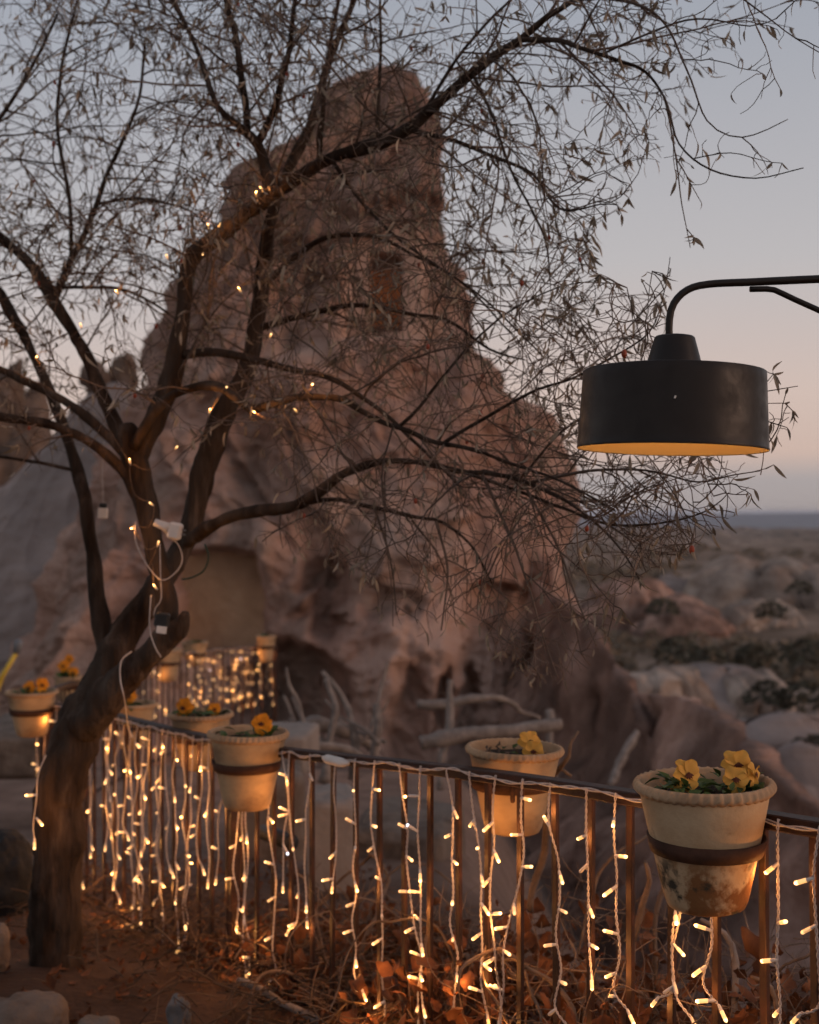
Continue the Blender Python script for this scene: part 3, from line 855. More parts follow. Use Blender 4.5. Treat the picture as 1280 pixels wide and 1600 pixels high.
def railing(pts, label, spacing, offset=0.0, wbar=0.02, posts=()):
    A = arc(pts)
    L = A[1][-1]
    root = empty('railing', Vector(at_s(A, L / 2)) - Vector((0, 0, 1.0)))
    tag(root, label, 'railing')
    line = [at_s(A, L * i / 90) for i in range(91)]
    mb = MB(); sweep_rect(mb, line, 0.045, 0.034)
    link('top_rail', mb.mesh('top_rail'), root, [M['iron']], smooth=False)
    mb = MB(); sweep_rect(mb, [p - Vector((0, 0, 0.93)) for p in line], 0.035, 0.02)
    link('bottom_rail', mb.mesh('bottom_rail'), root, [M['iron']], smooth=False)
    base = MB(); box(base, (0, 0, -0.48), wbar, 0.012, 0.93, bev=0.0015)
    bm = base.mesh('baluster')
    bm.materials.append(M['iron'])
    s = offset
    while s < L:
        p = at_s(A, s); t = tan_s(A, s)
        o = link('baluster', bm, root, smooth=False)
        o.location = p - root.location
        o.rotation_euler = (random.uniform(-.006, .006), random.uniform(-.012, .012), math.atan2(t.y, t.x))
        s += spacing
    pm = MB(); box(pm, (0, 0, -0.55), 0.036, 0.036, 1.08, bev=0.003)
    pm = pm.mesh('post'); pm.materials.append(M['iron'])
    for ps in posts:
        p = at_s(A, ps if ps >= 0 else L + ps); t = tan_s(A, ps if ps >= 0 else L + ps)
        o = link('post', pm, root, smooth=False)
        o.location = p - root.location - Vector((0, 0, 0.019)); o.rotation_euler.z = math.atan2(t.y, t.x)
    return root, A

fence, RA = railing(RAIL, 'dark iron railing crossing the foreground, hung with lights and pots', 0.145, 0.08, 0.021, posts=(0.25, 3.2, -0.02))
bfence, BA = railing(BACK, 'dark iron railing in the background left of the rock, hung with lights', 0.16, 0.12, 0.018, posts=(3.1, -0.02))

# ------------------------------------------------------------------ flower pots
def make_pot(c_rim, Rm, H, label, stained=False, ring_of=None, ring_at=0.44, tilt=(0, 0), seg=72, attach=None):
    base = Vector(c_rim) - Vector((0, 0, H))
    root = empty('flower_pot', base)
    tag(root, label, 'flower pot', 'terracotta pots on the railings')
    def prof_r(z): return Rm * (0.56 + 0.36 * (z / (0.9 * H)) ** 0.92)
    outer = [(0.001, 0.0), (Rm * 0.50, 0.0), (Rm * 0.55, 0.004)] + [(prof_r(H * 0.9 * k / 14), H * 0.9 * k / 14) for k in range(1, 15)] + [(Rm * 0.925, H * 0.925)]
    Mx = Matrix.Rotation(tilt[0], 3, 'X') @ Matrix.Rotation(tilt[1], 3, 'Y')
    mb = MB(); lathe(mb, outer, seg, (0, 0, 0), M=Mx)
    o = link('body', mb.mesh('pot_body'), root, [M['pot_stained' if stained else 'pot']], world_space=False)
    n_w = 44
    def wav(i, th, r, z):
        if 1 <= i <= 6:
            k = math.cos(n_w * th + (0.9 if i < 3 else 0))
            return r * (1 + 0.022 * k), z + H * 0.014 * k * (1 if i < 5 else 0.4)
        return r, z
    rim = [(Rm * .905, H * .905), (Rm * .96, H * .912), (Rm * .995, H * .93), (Rm * 1.0, H * .95), (Rm * .985, H * .968), (Rm * .975, H * .985), (Rm * .955, H * 1.0),
           (Rm * .925, H * 1.002), (Rm * .90, H * .985), (Rm * .87, H * .92), (Rm * .84, H * .84)]
    mb = MB(); lathe(mb, rim, max(seg, 176 if seg > 60 else 88), (0, 0, 0), mod=wav, M=Mx)
    link('rim', mb.mesh('pot_rim'), root, [M['pot_rim']], world_space=False)
    mb = MB()
    sp = [(0.001, H * .90), (Rm * .25, H * .898), (Rm * .5, H * .893), (Rm * .7, H * .886), (Rm * .868, H * .872)]
    lathe(mb, sp, 40, (0, 0, 0), mod=lambda i, th, r, z: (r, z + H * 0.012 * math.sin(3 * th + i) * math.cos(5 * th)), M=Mx)
    link('soil', mb.mesh('soil'), root, [M['soil']], world_space=False)
    # iron hoop that carries the pot: part of the railing
    if ring_of is not None:
        zr = H * ring_at; h = 0.034
        r1, r2 = prof_r(zr) + 0.002, prof_r(zr + h) + 0.003
        mb = MB()
        lathe(mb, [(r1, zr), (r1 + 0.006, zr), (r2 + 0.006, zr + h), (r2, zr + h), (r1, zr)], 56, base)
        if attach is not None:
            a = Vector(attach); c = base + Vector((0, 0, zr + h / 2))
            dirv = a - c; dirv.z = 0; dl = dirv.length; dirv.normalize()
            e = c + dirv * (r1 + 0.003)
            tube(mb, [e, Vector((a.x, a.y, c.z)), a], 0.007, 6)
        link('pot_hoop', mb.mesh('pot_hoop'), ring_of, [M['ring']])
    return root, base

def petal_mesh(name, w, l, ruffle, seed):
    rr = random.Random(seed)
    nu_, nv_ = 7, 6
    v, f = [], []
    for j in range(nv_):
        t = j / (nv_ - 1)
        ww = w * (0.16 + 0.84 * math.sin(math.pi * min(0.98, 0.06 + 0.62 * t + 0.12 * t * t)) ** 0.9) * (1 if t < .85 else 0.93)
        for i in range(nu_):
            s_ = i / (nu_ - 1) * 2 - 1
            round_ = (1 - 0.22 * s_ * s_ * t)
            v.append((s_ * ww / 2, l * t * round_, ruffle * t * math.sin(s_ * 4.2 + rr.uniform(-.5, .5)) + 0.25 * l * t * t * -1 + 0.12 * w * s_ * s_ * t))
    for j in range(nv_ - 1):
        for i in range(nu_ - 1):
            f.append((j * nu_ + i, j * nu_ + i + 1, (j + 1) * nu_ + i + 1, (j + 1) * nu_ + i))
    me = bpy.data.meshes.new(name); me.from_pydata(v, [], f); me.update()
    me.polygons.foreach_set('use_smooth', [True] * len(f))
    return me
PET = {}
for col in ('petal', 'petal_o'):
    PET[col] = []
    for k in range(4):
        me = petal_mesh('petal', 0.034, 0.031, 0.0035, 10 + k); me.materials.append(M[col]); PET[col].append(me)
def leaf_blade(name, w, l, n=5, curl=0.3, lob=0.0):
    v, f = [], []
    for j in range(n + 1):
        t = j / n
        ww = w * math.sin(math.pi * (0.04 + 0.94 * t) ** 0.85) * (1 + lob * math.cos(t * 14)) + 0.0004
        z = -curl * l * t * t
        y = l * (t - 0.10 * curl * t * t)
        v += [(-ww / 2, y, z + ww * 0.18), (0, y, z), (ww / 2, y, z + ww * 0.18)]
    for j in range(n):
        a, b = j * 3, j * 3 + 3
        f += [(a, a + 1, b + 1, b), (a + 1, a + 2, b + 2, b + 1)]
    me = bpy.data.meshes.new(name); me.from_pydata(v, [], f); me.update()
    return me
PLEAF = []
for k in range(3):
    me = leaf_blade('pansy_leaf', 0.016 + 0.003 * k, 0.034, 5, 0.25 + 0.15 * k, 0.12); me.materials.append(M['green']); PLEAF.append(me)
DISC = None
def blotch_mesh():
    mb = MB()
    pts = []
    for k in range(20):
        th = 2 * math.pi * k / 20
        r = 0.0062 * (1 + 0.55 * (k % 2)) * (1.15 if math.sin(th) < 0.2 else 0.55)
        pts.append((r * math.cos(th), r * math.sin(th), 0.0022))
    mb.add([(0, 0, 0.0042)] + pts, [(0, 1 + k, 1 + (k + 1) % 20) for k in range(20)])
    me = mb.mesh('blotch'); me.materials.append(M['blotch']); return me
BLOTCH = blotch_mesh()

def pansy_plant(base, soil_z, Rm, flowers, label, col='petal', nleaf=26, dead=0, leafscale=1.0):
    """flowers: (dx, dy, height, yaw, pitch, scale) of each head above the soil"""
    root = empty('pansy_plant', base + Vector((0, 0, soil_z)))
    tag(root, label, 'plant', 'pansies in the pots')
    for (dx, dy, h, yaw, pitch, sc) in flowers:
        head = Vector((dx, dy, h))
        Rm3 = Matrix.Rotation(yaw, 4, 'Z') @ Matrix.Rotation(pitch, 4, 'X')      # +Z of the flower points to the viewer
        fl = empty('flower', head); fl.parent = root
        fl.rotation_euler = Rm3.to_euler(); fl.scale = (sc, sc, sc)
        for k, (ang, s_) in enumerate([(55, 1.0), (125, 1.0), (5, 0.95), (175, 0.95), (270, 1.15)]):
            o = bpy.data.objects.new('petal', PET[col][k % 4]); COL.objects.link(o); o.parent = fl
            o.location = (0, 0, -0.0012 * k)
            o.rotation_euler = (R(random.uniform(-16, 22)), R(random.uniform(-14, 14)), R(ang - 90 + random.uniform(-8, 8)))
            o.scale = (s_ * random.uniform(.92, 1.1), s_ * random.uniform(.9, 1.08), 1)
        o = bpy.data.objects.new('flower_centre', BLOTCH); COL.objects.link(o); o.parent = fl
        mb = MB()
        back = Rm3.to_3x3() @ Vector((0, 0, -1))
        tube(mb, [head + back * 0.004 * sc, head + back * 0.014 * sc + Vector((0, 0, -0.004)), Vector((dx * 0.85, dy * 0.85, h * 0.45)), Vector((dx * 0.6, dy * 0.6, -0.004))], 0.0014, 5)
        link('stem', mb.mesh('stem'), root, [M['green']], world_space=False)
    for k in range(nleaf):
        r = Rm * 0.72 * math.sqrt(random.random()); th = random.uniform(0, 2 * math.pi)
        if flowers and k % 2 == 0:
            fx, fy = random.choice(flowers)[:2]
            x, y = fx + random.gauss(0, Rm * .22), fy + random.gauss(0, Rm * .22)
            if math.hypot(x, y) > Rm * .75: x, y = x * .6, y * .6
        else:
            x, y = r * math.cos(th), r * math.sin(th)
        o = bpy.data.objects.new('leaf', random.choice(PLEAF)); COL.objects.link(o); o.parent = root
        o.location = (x, y, random.uniform(0.002, 0.026))
        o.rotation_euler = (R(random.uniform(-5, 60)), R(random.uniform(-25, 25)), random.uniform(0, 6.28))
        s_ = random.uniform(0.7, 1.25) * leafscale
        o.scale = (s_, s_, s_)
    for k in range(dead):
        mb = MB(); x, y = random.uniform(-.5, .1) * Rm, random.uniform(-.3, .3) * Rm
        pts = [Vector((x, y, 0))]
        for j in range(5): pts.append(pts[-1] + Vector((random.gauss(0, .008), random.gauss(0, .008), random.uniform(0.0, .011))))
        tube(mb, pts, [0.003, .003, .0035, .003, .004, .002], 5)
        link('withered_stem', mb.mesh('withered_stem'), root, [M['vine']], world_space=False)
    return root

FACE = R(72)      # a head tipped to look outwards, at the viewer
def rail_pt(px, A=None):
    A = A or RA
    return at_s(A, s_at_px(A, px))
pots = {}
def pot_px(key, cx, w, yrim, ybot, d, label, **k):
    c = P(cx, yrim, d); Rm = w / 2 / FPX * d
    H = (ybot - yrim) / FPX * d - 0.15 * Rm * 0.5
    root, base = make_pot(c, Rm, H, label, **k)
    pots[key] = (root, base, Rm, H)
    return root
pot_px(1, 1104, 216, 1219, 1424, 2.74, 'largest flower pot, stained terracotta with yellow pansies, nearest on the right', stained=True, ring_of=fence, ring_at=0.44, tilt=(0, R(-1.2)), attach=rail_pt(1104), seg=96)
pot_px(2, 801, 152, 1166, 1304, 3.78, 'terracotta flower pot behind the middle of the near rail with one yellow bloom', ring_of=fence, ring_at=0.52, attach=rail_pt(801), tilt=(0, R(1.5)))
pot_px(3, 386, 126, 1142, 1266, 4.66, 'terracotta flower pot with one orange bloom in front of the near rail', ring_of=fence, ring_at=0.50, attach=rail_pt(386), tilt=(0, R(1)))
pot_px(4, 314, 100, 1113, 1205, 5.62, 'terracotta flower pot behind the near rail, beside the orange-bloom pot', ring_of=fence, ring_at=0.5, attach=rail_pt(314))
pot_px(5, 209, 72, 1098, 1172, 6.55, 'terracotta flower pot behind the near rail, just right of the tree trunk', ring_of=fence, ring_at=0.45, attach=rail_pt(200))
pot_px(6, 50, 80, 1079, 1152, 6.95, 'terracotta flower pot with two orange blooms at the left edge', ring_of=fence, ring_at=0.48, attach=at_s(RA, RA[1][-1]))
pot_px(7, 106, 44, 1056, 1098, 9.9, 'small terracotta flower pot half hidden behind the trunk with orange bloom', ring_of=bfence, ring_at=0.5, attach=rail_pt(110, BA), seg=48)
pot_px(8, 262, 46, 1014, 1066, 12.0, 'terracotta flower pot on the far rail, left of three, behind the cut limb', ring_of=bfence, ring_at=0.5, attach=rail_pt(262, BA), seg=48)
pot_px(9, 304, 42, 1003, 1042, 12.95, 'shallow terracotta flower pot on the far rail, middle of three', ring_of=bfence, ring_at=0.4, attach=rail_pt(304, BA), seg=48)
pot_px(10, 416, 32, 993, 1035, 13.7, 'small terracotta flower pot at the right end of the far rail', ring_of=bfence, ring_at=0.5, attach=rail_pt(416, BA), seg=48)
def plant(key, flowers, label, **k):
    root, base, Rm, H = pots[key]
    return pansy_plant(base, H * 0.895, Rm, flowers, label, **k)
plant(1, [(-0.046, -0.035, 0.048, R(18), FACE, 1.12), (0.052, -0.045, 0.040, R(-14), R(62), 0.98), (0.068, 0.0, 0.062, R(8), R(75), 1.12), (0.100, -0.02, 0.046, R(64), R(80), 0.95), (-0.072, -0.03, 0.014, R(-60), R(60), 0.5)],
      'clump of ochre yellow pansies in the largest stained pot', nleaf=110, leafscale=1.0)
plant(2, [(0.052, -0.01, 0.042, R(10), R(70), 1.2), (0.058, -0.045, 0.020, R(-15), R(66), 1.1)], 'withered plant with one bright yellow bloom in the middle pot', nleaf=9, dead=7, leafscale=0.8)
plant(3, [(0.055, -0.03, 0.062, R(8), R(78), 1.25), (0.074, 0.0, 0.05, R(40), R(70), 1.0)], 'leafy pansy with one orange bloom in the pot before the near rail', col='petal_o', nleaf=48, leafscale=1.15)
plant(4, [(-0.075, -0.02, 0.05, R(-20), R(75), 1.5), (0.06, 0.0, 0.04, R(10), R(75), 1.0)], 'low orange pansy spreading over the pot behind the near rail', col='petal_o', nleaf=46, leafscale=1.2)
plant(5, [(-0.02, -0.02, 0.06, R(5), R(70), 1.4)], 'orange pansy in the pot just right of the trunk', col='petal_o', nleaf=34, leafscale=1.2)
plant(6, [(-0.012, -0.02, 0.045, R(-15), R(75), 1.35), (0.062, -0.02, 0.06, R(12), R(78), 1.4)], 'pansy with two orange blooms in the pot at the left edge', col='petal_o', nleaf=50, leafscale=1.1)
plant(7, [(-0.03, -0.02, 0.10, R(0), R(75), 1.6), (0.05, -0.03, 0.05, R(0), R(75), 1.5), (0.01, 0, 0.15, R(0), R(75), 1.3)], 'tall orange pansy clump half hidden behind the trunk', col='petal_o', nleaf=40, leafscale=1.8)
plant(9, [], 'few green leaves sprouting from the shallow pot on the far rail', nleaf=16, leafscale=1.8)
plant(10, [], 'few green leaves in the pot at the end of the far rail', nleaf=10, leafscale=1.6)

# ------------------------------------------------------------------ lamp on an arm
LD = 2.70
lamp_c = P(1050, 703, LD)
lamp = empty('hanging_lamp', P(1575, 800, LD) - Vector((0, 0, 1.7)))
tag(lamp, 'round black metal lamp on a curved arm, glowing amber inside', 'lamp')
TL = Matrix.Rotation(R(1.6), 3, 'Y') @ Matrix.Rotation(R(-0.9), 3, 'X')
Rb, Rt, Hs = 0.1985, 0.190, 0.163
mb = MB()
out = [(Rb, 0.0), (Rb + .0012, .003), (Rb, .006)] + [(Rb + (Rt - Rb) * k / 8, Hs * k / 8) for k in range(1, 9)] + [(Rt - .0006, Hs + .0012), (Rt - .004, Hs + .002), (0.12, Hs + .007), (0.06, Hs + .012)]
lathe(mb, out, 96, lamp_c, M=TL)
link('shade', mb.mesh('shade'), lamp, [M['shade']])
mb = MB()
inn = [(Rb, 0.0005), (Rb - .003, .0025), (Rt - .004, Hs - .002), (0.10, Hs + .003), (0.02, Hs + .004)]
lathe(mb, inn, 96, lamp_c, M=TL)
link('lining', mb.mesh('lining'), lamp, [M['shade_in']])
mb = MB()
nk = [(0.0600, Hs + .008), (0.0590, Hs + .012), (0.0545, Hs + .03), (0.0432, Hs + .070), (0.0422, Hs + .074), (0.039, Hs + .0770), (0.032, Hs + .0785), (0.008, Hs + .080)]
lathe(mb, nk, 64, lamp_c, M=TL)
link('neck', mb.mesh('neck'), lamp, [M['shade']])
mb = MB()
ctl = [(P(1046, 540, LD), .0078), (P(1046, 500, LD), .0078), (P(1053, 474, LD), .0078), (P(1074, 453, LD), .0078), (P(1108, 444, LD), .0080), (P(1180, 440.5, LD), .0085), (P(1280, 436, LD), .0088), (P(1575, 424, LD), .009)]
cc = catmull(ctl, 0.02)
tube(mb, [a for a, _ in cc], [b for _, b in cc], 14)
link('arm', mb.mesh('arm'), lamp, [M['shade']])
mb = MB()
ctl = [(P(1172, 452, LD), .0062), (P(1198, 451.5, LD), .0062), (P(1210, 453, LD), .0062), (P(1240, 467, LD), .0062), (P(1280, 485, LD), .0062), (P(1575, 618, LD), .0062)]
cc = catmull(ctl, 0.03)
tube(mb, [a for a, _ in cc], [b for _, b in cc], 12)
link('brace', mb.mesh('brace'), lamp, [M['shade']])
mb = MB()
b0 = P(1575, 800, LD)
tube(mb, [(b0.x, b0.y, -0.3), (b0.x, b0.y, 2.30)], 0.03, 16)
link('post', mb.mesh('post'), lamp, [M['shade']])
mb = MB()
lathe(mb, [(0.001, 0), (0.016, .002), (0.028, .014), (0.032, .030), (0.027, .048), (0.017, .066), (0.013, .080)], 24, lamp_c + Vector((0, 0, 0.07)))
link('bulb', mb.mesh('lamp_bulb'), lamp, [M['bulb']])
mb = MB()
q = lamp_c + Vector((-0.034, -0.1963, 0.094))
box(mb, q, 0.0035, 0.0016, 0.006, M=Matrix.Rotation(R(25), 3, 'Y'), bev=0.0006)
link('paint_chip', mb.mesh('paint_chip'), lamp, [M['chip']], smooth=False)

# ------------------------------------------------------------------ light curtains
def bulb_mesh(lit=True, white=False, seg=7):
    """a stubby LED on its socket, along +Z"""
    mb = MB()
    lathe(mb, [(0.0005, -0.002), (0.0034, -0.001), (0.0042, 0.004), (0.0042, 0.013), (0.0046, 0.0145)], seg, m=0)
    lathe(mb, [(0.0046, 0.0145), (0.0049, 0.0165), (0.0049, 0.034)], seg, m=1)
    lathe(mb, [(0.0049, 0.034), (0.0044, 0.0400), (0.0004, 0.0432)], seg, m=2)
    me = mb.mesh('bulb')
    me.materials.append(M['plastic'])
    if lit:
        me.materials.append(M['led'] if not white else M['led_off']); me.materials.append(M['led_tip'] if not white else M['led_white'])
    else:
        me.materials.append(M['led_off']); me.materials.append(M['led_off'])
    me.polygons.foreach_set('use_smooth', [True] * len(me.polygons))
    return me
BULB, BULB_OFF, BULB_W, BULB_DIM = bulb_mesh(), bulb_mesh(False), bulb_mesh(True, True), bulb_mesh()
BULB_DIM.materials[1] = M['led_dim']; BULB_DIM.materials[2] = M['led_dim_tip']

def twisted(mb, pts, rt=0.0022, rw=0.0016, pitch=0.032, sides=4, step=0.0055):
    """two wires wound round each other along pts"""
    c = catmull([(Vector(p), 0) for p in pts], step)
    ph = random.uniform(0, 6)
    for k in (0, 1):
        line = []
        L = 0
        for i, (p, _) in enumerate(c):
            if i: L += (p - c[i - 1][0]).length
            t = (c[min(len(c) - 1, i + 1)][0] - c[max(0, i - 1)][0]).normalized()
            u_ = t.orthogonal() if abs(t.z) < 0.9 else Vector((1, 0, 0))
            u_ = (u_ - t * u_.dot(t)).normalized(); w_ = t.cross(u_)
            a = ph + k * math.pi + L / pitch * 2 * math.pi
            line.append(p + u_ * (rt * math.cos(a)) + w_ * (rt * math.sin(a)))
        tube(mb, line, rw, sides, cap=False)

BL = bpy.data.lights.new('bulb_light', 'POINT')
NB = [0]
BL.energy = 0.32; BL.color = (1.0, 0.40, 0.10); BL.shadow_soft_size = 0.005
def put_bulb(parent, p, d, me, sc=1.0):
    o = bpy.data.objects.new('bulb', me); COL.objects.link(o); o.parent = parent
    q = parent; off = Vector((0, 0, 0))
    while q is not None: off += q.location; q = q.parent
    o.location = Vector(p) - off
    o.rotation_mode = 'QUATERNION'
    o.rotation_quaternion = Vector(d).to_track_quat('Z', 'Y')
    o.scale = (sc, sc, sc)
    NB[0] += (me is BULB)
    if me is BULB and NB[0] % 2:   # the light the lit bulbs throw, one small lamp for each pair
        li = bpy.data.objects.new('bulb_light', BL); COL.objects.link(li); li.parent = parent
        li.location = o.location + Vector(d) * (0.051 * sc)
    return o

def light_curtain(label, A, s0, s1, strands, front=0.034, drop=0.0, fine=True, bulb_sc=0.92, gap=0.088, group='curtain lights on the railings'):
    """strands: list of (s along the rail, length, first bulb at)"""
    root = empty('curtain_light', at_s(A, (s0 + s1) / 2))
    tag(root, label, 'string lights', group)
    def rp(s_, dz=0.0, out=front):
        p = at_s(A, s_); t = tan_s(A, s_)
        n_ = Vector((t.y, -t.x, 0))
        if n_.dot(Vector((0, 0, EYE)) - p) < 0: n_ = -n_
        return p + n_ * out + Vector((0, 0, dz))
    mb = MB()
    pts = []
    n = max(4, int(abs(s1 - s0) / 0.09))
    for i in range(n + 1):
        s_ = s0 + (s1 - s0) * i / n
        pts.append(rp(s_, 0.008 + random.uniform(-.012, .006), front * random.uniform(.7, 1.0)))
    twisted(mb, pts, 0.0028, 0.0021, 0.17, 5, 0.014)
    link('header_cable', mb.mesh('header_cable'), root, [M['wire']])
    for (s_, Ln, b0_, skip) in strands:
        top = rp(s_, 0.004)
        t = tan_s(A, s_); n_ = (rp(s_, 0, 1) - rp(s_, 0, 0)).normalized()
        pts = [top + Vector((0, 0, 0.006)), top + n_ * .004]
        k = max(2, int(Ln / 0.085))
        sway = random.gauss(0, 0.022); x_ = 0
        for i in range(1, k + 1):
            x_ += random.gauss(0, 0.013) + sway * 0.25
            pts.append(top + Vector((0, 0, -Ln * i / k)) + t * x_ + n_ * (0.004 + random.gauss(0, .005)))
        if random.random() < 0.5:      # a kicked-out tail
            pts[-1] = pts[-2] + t * random.choice((-1, 1)) * 0.05 + Vector((0, 0, -0.035))
        st = empty('strand', top); st.parent = root; st.location = top - root.location
        mb = MB(); twisted(mb, pts, step=0.006 if fine else 0.012, sides=4 if fine else 3)
        me = mb.mesh('cable')
        st2 = link('cable', me, st, [M['wire']])
        d_ = b0_
        cc_ = catmull([(p, 0) for p in pts], 0.01)
        while d_ < Ln - 0.01:
            i = min(len(cc_) - 1, int(d_ / Ln * len(cc_)))
            p = cc_[i][0]
            if random.random() > skip:
                a = random.choice((-1, 1))
                dv = t * a * random.uniform(.55, 1) + Vector((0, 0, random.uniform(-.95, .35))) + n_ * random.uniform(-.2, .75)
                r_ = random.random()
                me = BULB_OFF if r_ < 0.05 else (BULB_W if r_ < 0.06 else (BULB_DIM if r_ < 0.26 else BULB))
                put_bulb(st, p, dv.normalized(), me, bulb_sc * random.uniform(.92, 1.08))
            d_ += gap * random.uniform(.75, 1.3)
        tail = pts[-1] - pts[-2]
        put_bulb(st, pts[-1], (tail.normalized() + Vector((0, 0, -.4))).normalized(), BULB, bulb_sc)
    return root

def strands_px(A, spec):
    out_ = []
    for (px, ybot, skip) in spec:
        s_ = s_at_px(A, px); p = at_s(A, s_)
        ytop = 800 + (EYE - p.z) / p.y * FPX
        Ln = (ybot - ytop) / FPX * p.y * 0.985
        out_.append((s_, Ln, random.uniform(0.05, 0.13), skip))
    return out_
spec_r = [(1292, 1640, .1), (1236, 1640, .0), (1127, 1610, .1), (1101, 1620, .1), (1072, 1615, .1), (983, 1610, 0), (932, 1520, 0), (880, 1625, 0), (831, 1620, 0), (791, 1625, 0), (752, 1575, 0), (711, 1580, 0),
          (672, 1600, 0), (639, 1620, 0), (603, 1610, 0), (568, 1568, 0), (541, 1380, .5)]
rs_ = random.Random(4)
spec_l = [(x_, rs_.choice((1380, 1440, 1480, 1520, 1545, 1560)) - (60 if x_ < 215 else 0), .08) for x_ in
          (498, 469, 454, 431, 409, 401, 380, 365, 343, 330, 315, 301, 289, 276, 266, 258, 246, 236, 226, 216, 205, 196, 187, 178)] + [(150, 1330, .3), (136, 1395, 0), (130, 1360, .2)]
light_curtain('warm light curtain hanging on the right half of the near railing', RA, s_at_px(RA, 1400), s_at_px(RA, 522), strands_px(RA, spec_r))
light_curtain('dense warm light curtain hanging on the left half of the near railing', RA, s_at_px(RA, 524), s_at_px(RA, 128), strands_px(RA, spec_l), gap=0.135, bulb_sc=0.92)
spec_e = [(118, 1300, .2), (100, 1240, .4), (80, 1230, .1), (72, 1200, .1)]
light_curtain('short warm light curtain below the left edge pot behind the trunk', RA, s_at_px(RA, 126), s_at_px(RA, 70), strands_px(RA, spec_e), fine=False, bulb_sc=1.2)
spec_b = [(290 + 7.2 * i, 1085 + (17 * i * 7) % 28, .12) for i in range(19)]
light_curtain('warm light curtain on the far railing in front of the rock', BA, s_at_px(BA, 284), s_at_px(BA, 428), strands_px(BA, spec_b), fine=False, bulb_sc=0.95, gap=0.15)
spec_c = [(186 + 8 * i, 1100 + (13 * i) % 30, .25) for i in range(9)]
light_curtain('warm light curtain on the far railing behind the cut limb', BA, s_at_px(BA, 176), s_at_px(BA, 258), strands_px(BA, spec_c), fine=False, bulb_sc=0.95, gap=0.15)
# the sleeve that joins the two near curtains
mb = MB()
tube(mb, [P(505, 1184, 4.33), P(512, 1186, 4.31), P(535, 1192, 4.22), P(545, 1193, 4.19)], [.006, .016, .016, .005], 12)
o = link('cable_joint', mb.mesh('cable_joint'), mats=[M['plastic']])
tag(o, 'pale plastic sleeve joining cables on the near rail', 'cable joint')

#@@PART3
# ------------------------------------------------------------------ the tree
tree = empty('olive_tree', P(84, 1500, 5.0))
tag(tree, 'bare gnarled tree with dry narrow leaves, leaning over the railing from the left', 'tree')

B = {}
B['trunk'] = [(82, 1530, 5, 96), (84, 1490, 5, 86), (86, 1400, 5, 80), (90, 1300, 5, 78), (100, 1220, 5, 78), (118, 1140, 5, 80), (142, 1088, 5, 74), (166, 1040, 5.02, 62), (190, 1000, 5.05, 56), (232, 940, 5.08, 52), (270, 885, 5.12, 46),
              (296, 820, 5.14, 44), (318, 740, 5.14, 42), (338, 680, 5.12, 40), (362, 620, 5.1, 38), (385, 570, 5.1, 36), (402, 510, 5.1, 34), (412, 450, 5.1, 31), (418, 390, 5.05, 28), (428, 330, 5, 24), (455, 260, 4.95, 20), (480, 200, 4.9, 17), (505, 120, 4.9, 14), (550, 10, 4.8, 11), (580, -70, 4.75, 9)]
B['cut_limb'] = [(128, 1130, 4.95, 62), (172, 1076, 4.86, 54), (218, 1036, 4.8, 48), (258, 1000, 4.78, 46), (276, 984, 4.76, 38), (285, 968, 4.75, 22), (287, 958, 4.74, 14)]
B['riser'] = [(262, 1006, 4.80, 34), (258, 960, 4.8, 40), (250, 900, 4.8, 40), (238, 830, 4.82, 40), (226, 765, 4.84, 42), (210, 710, 4.85, 48), (203, 680, 4.85, 44), (200, 664, 4.85, 24)]
B['main_limb'] = [(212, 730, 4.85, 34), (246, 655, 4.85, 38), (270, 595, 4.85, 36), (284, 520, 4.8, 31), (291, 450, 4.8, 29), (302, 405, 4.78, 30), (332, 374, 4.72, 28), (372, 345, 4.68, 27), (412, 314, 4.6, 28), (450, 287, 4.55, 26), (490, 262, 4.5, 24),
                  (540, 240, 4.45, 22), (600, 222, 4.4, 22), (640, 200, 4.3, 20), (670, 172, 4.25, 18), (720, 130, 4.15, 17), (770, 92, 4.05, 16), (815, 62, 4, 15), (850, 30, 3.9, 12), (895, 2, 3.8, 10), (950, -50, 3.7, 8)]
B['b1'] = [(812, 64, 4, 12), (870, 65, 3.9, 10), (920, 80, 3.8, 8), (970, 95, 3.75, 7), (1010, 112, 3.7, 6), (1040, 155, 3.6, 5), (1062, 225, 3.5, 4), (1110, 265, 3.4, 3.6), (1180, 278, 3.35, 2.6), (1255, 262, 3.3, 2)]
B['b2'] = [(424, 305, 4.58, 26), (412, 262, 4.6, 23), (400, 225, 4.6, 20), (370, 195, 4.6, 14), (338, 165, 4.6, 12), (320, 110, 4.65, 10), (295, 50, 4.7, 9), (262, -15, 4.7, 7)]
B['b3'] = [(400, 228, 4.6, 17), (425, 180, 4.6, 14), (438, 130, 4.6, 12), (455, 60, 4.6, 10), (462, 0, 4.6, 9), (468, -60, 4.6, 8)]
B['b4'] = [(386, 215, 4.62, 14), (383, 150, 4.65, 14), (372, 80, 4.7, 13), (358, 20, 4.75, 12), (345, -50, 4.8, 10)]
B['b5'] = [(212, 700, 4.82, 22), (240, 650, 4.75, 20), (270, 620, 4.7, 18), (310, 604, 4.65, 18), (345, 606, 4.6, 17), (375, 625, 4.55, 17), (395, 638, 4.5, 17), (420, 632, 4.45, 16), (470, 620, 4.4, 15), (530, 622, 4.3, 13), (560, 640, 4.25, 12), (600, 660, 4.2, 11),
           (640, 672, 4.15, 10), (680, 690, 4.1, 9), (740, 702, 4, 8), (800, 722, 3.9, 6), (880, 752, 3.7, 5), (960, 795, 3.6, 4)]
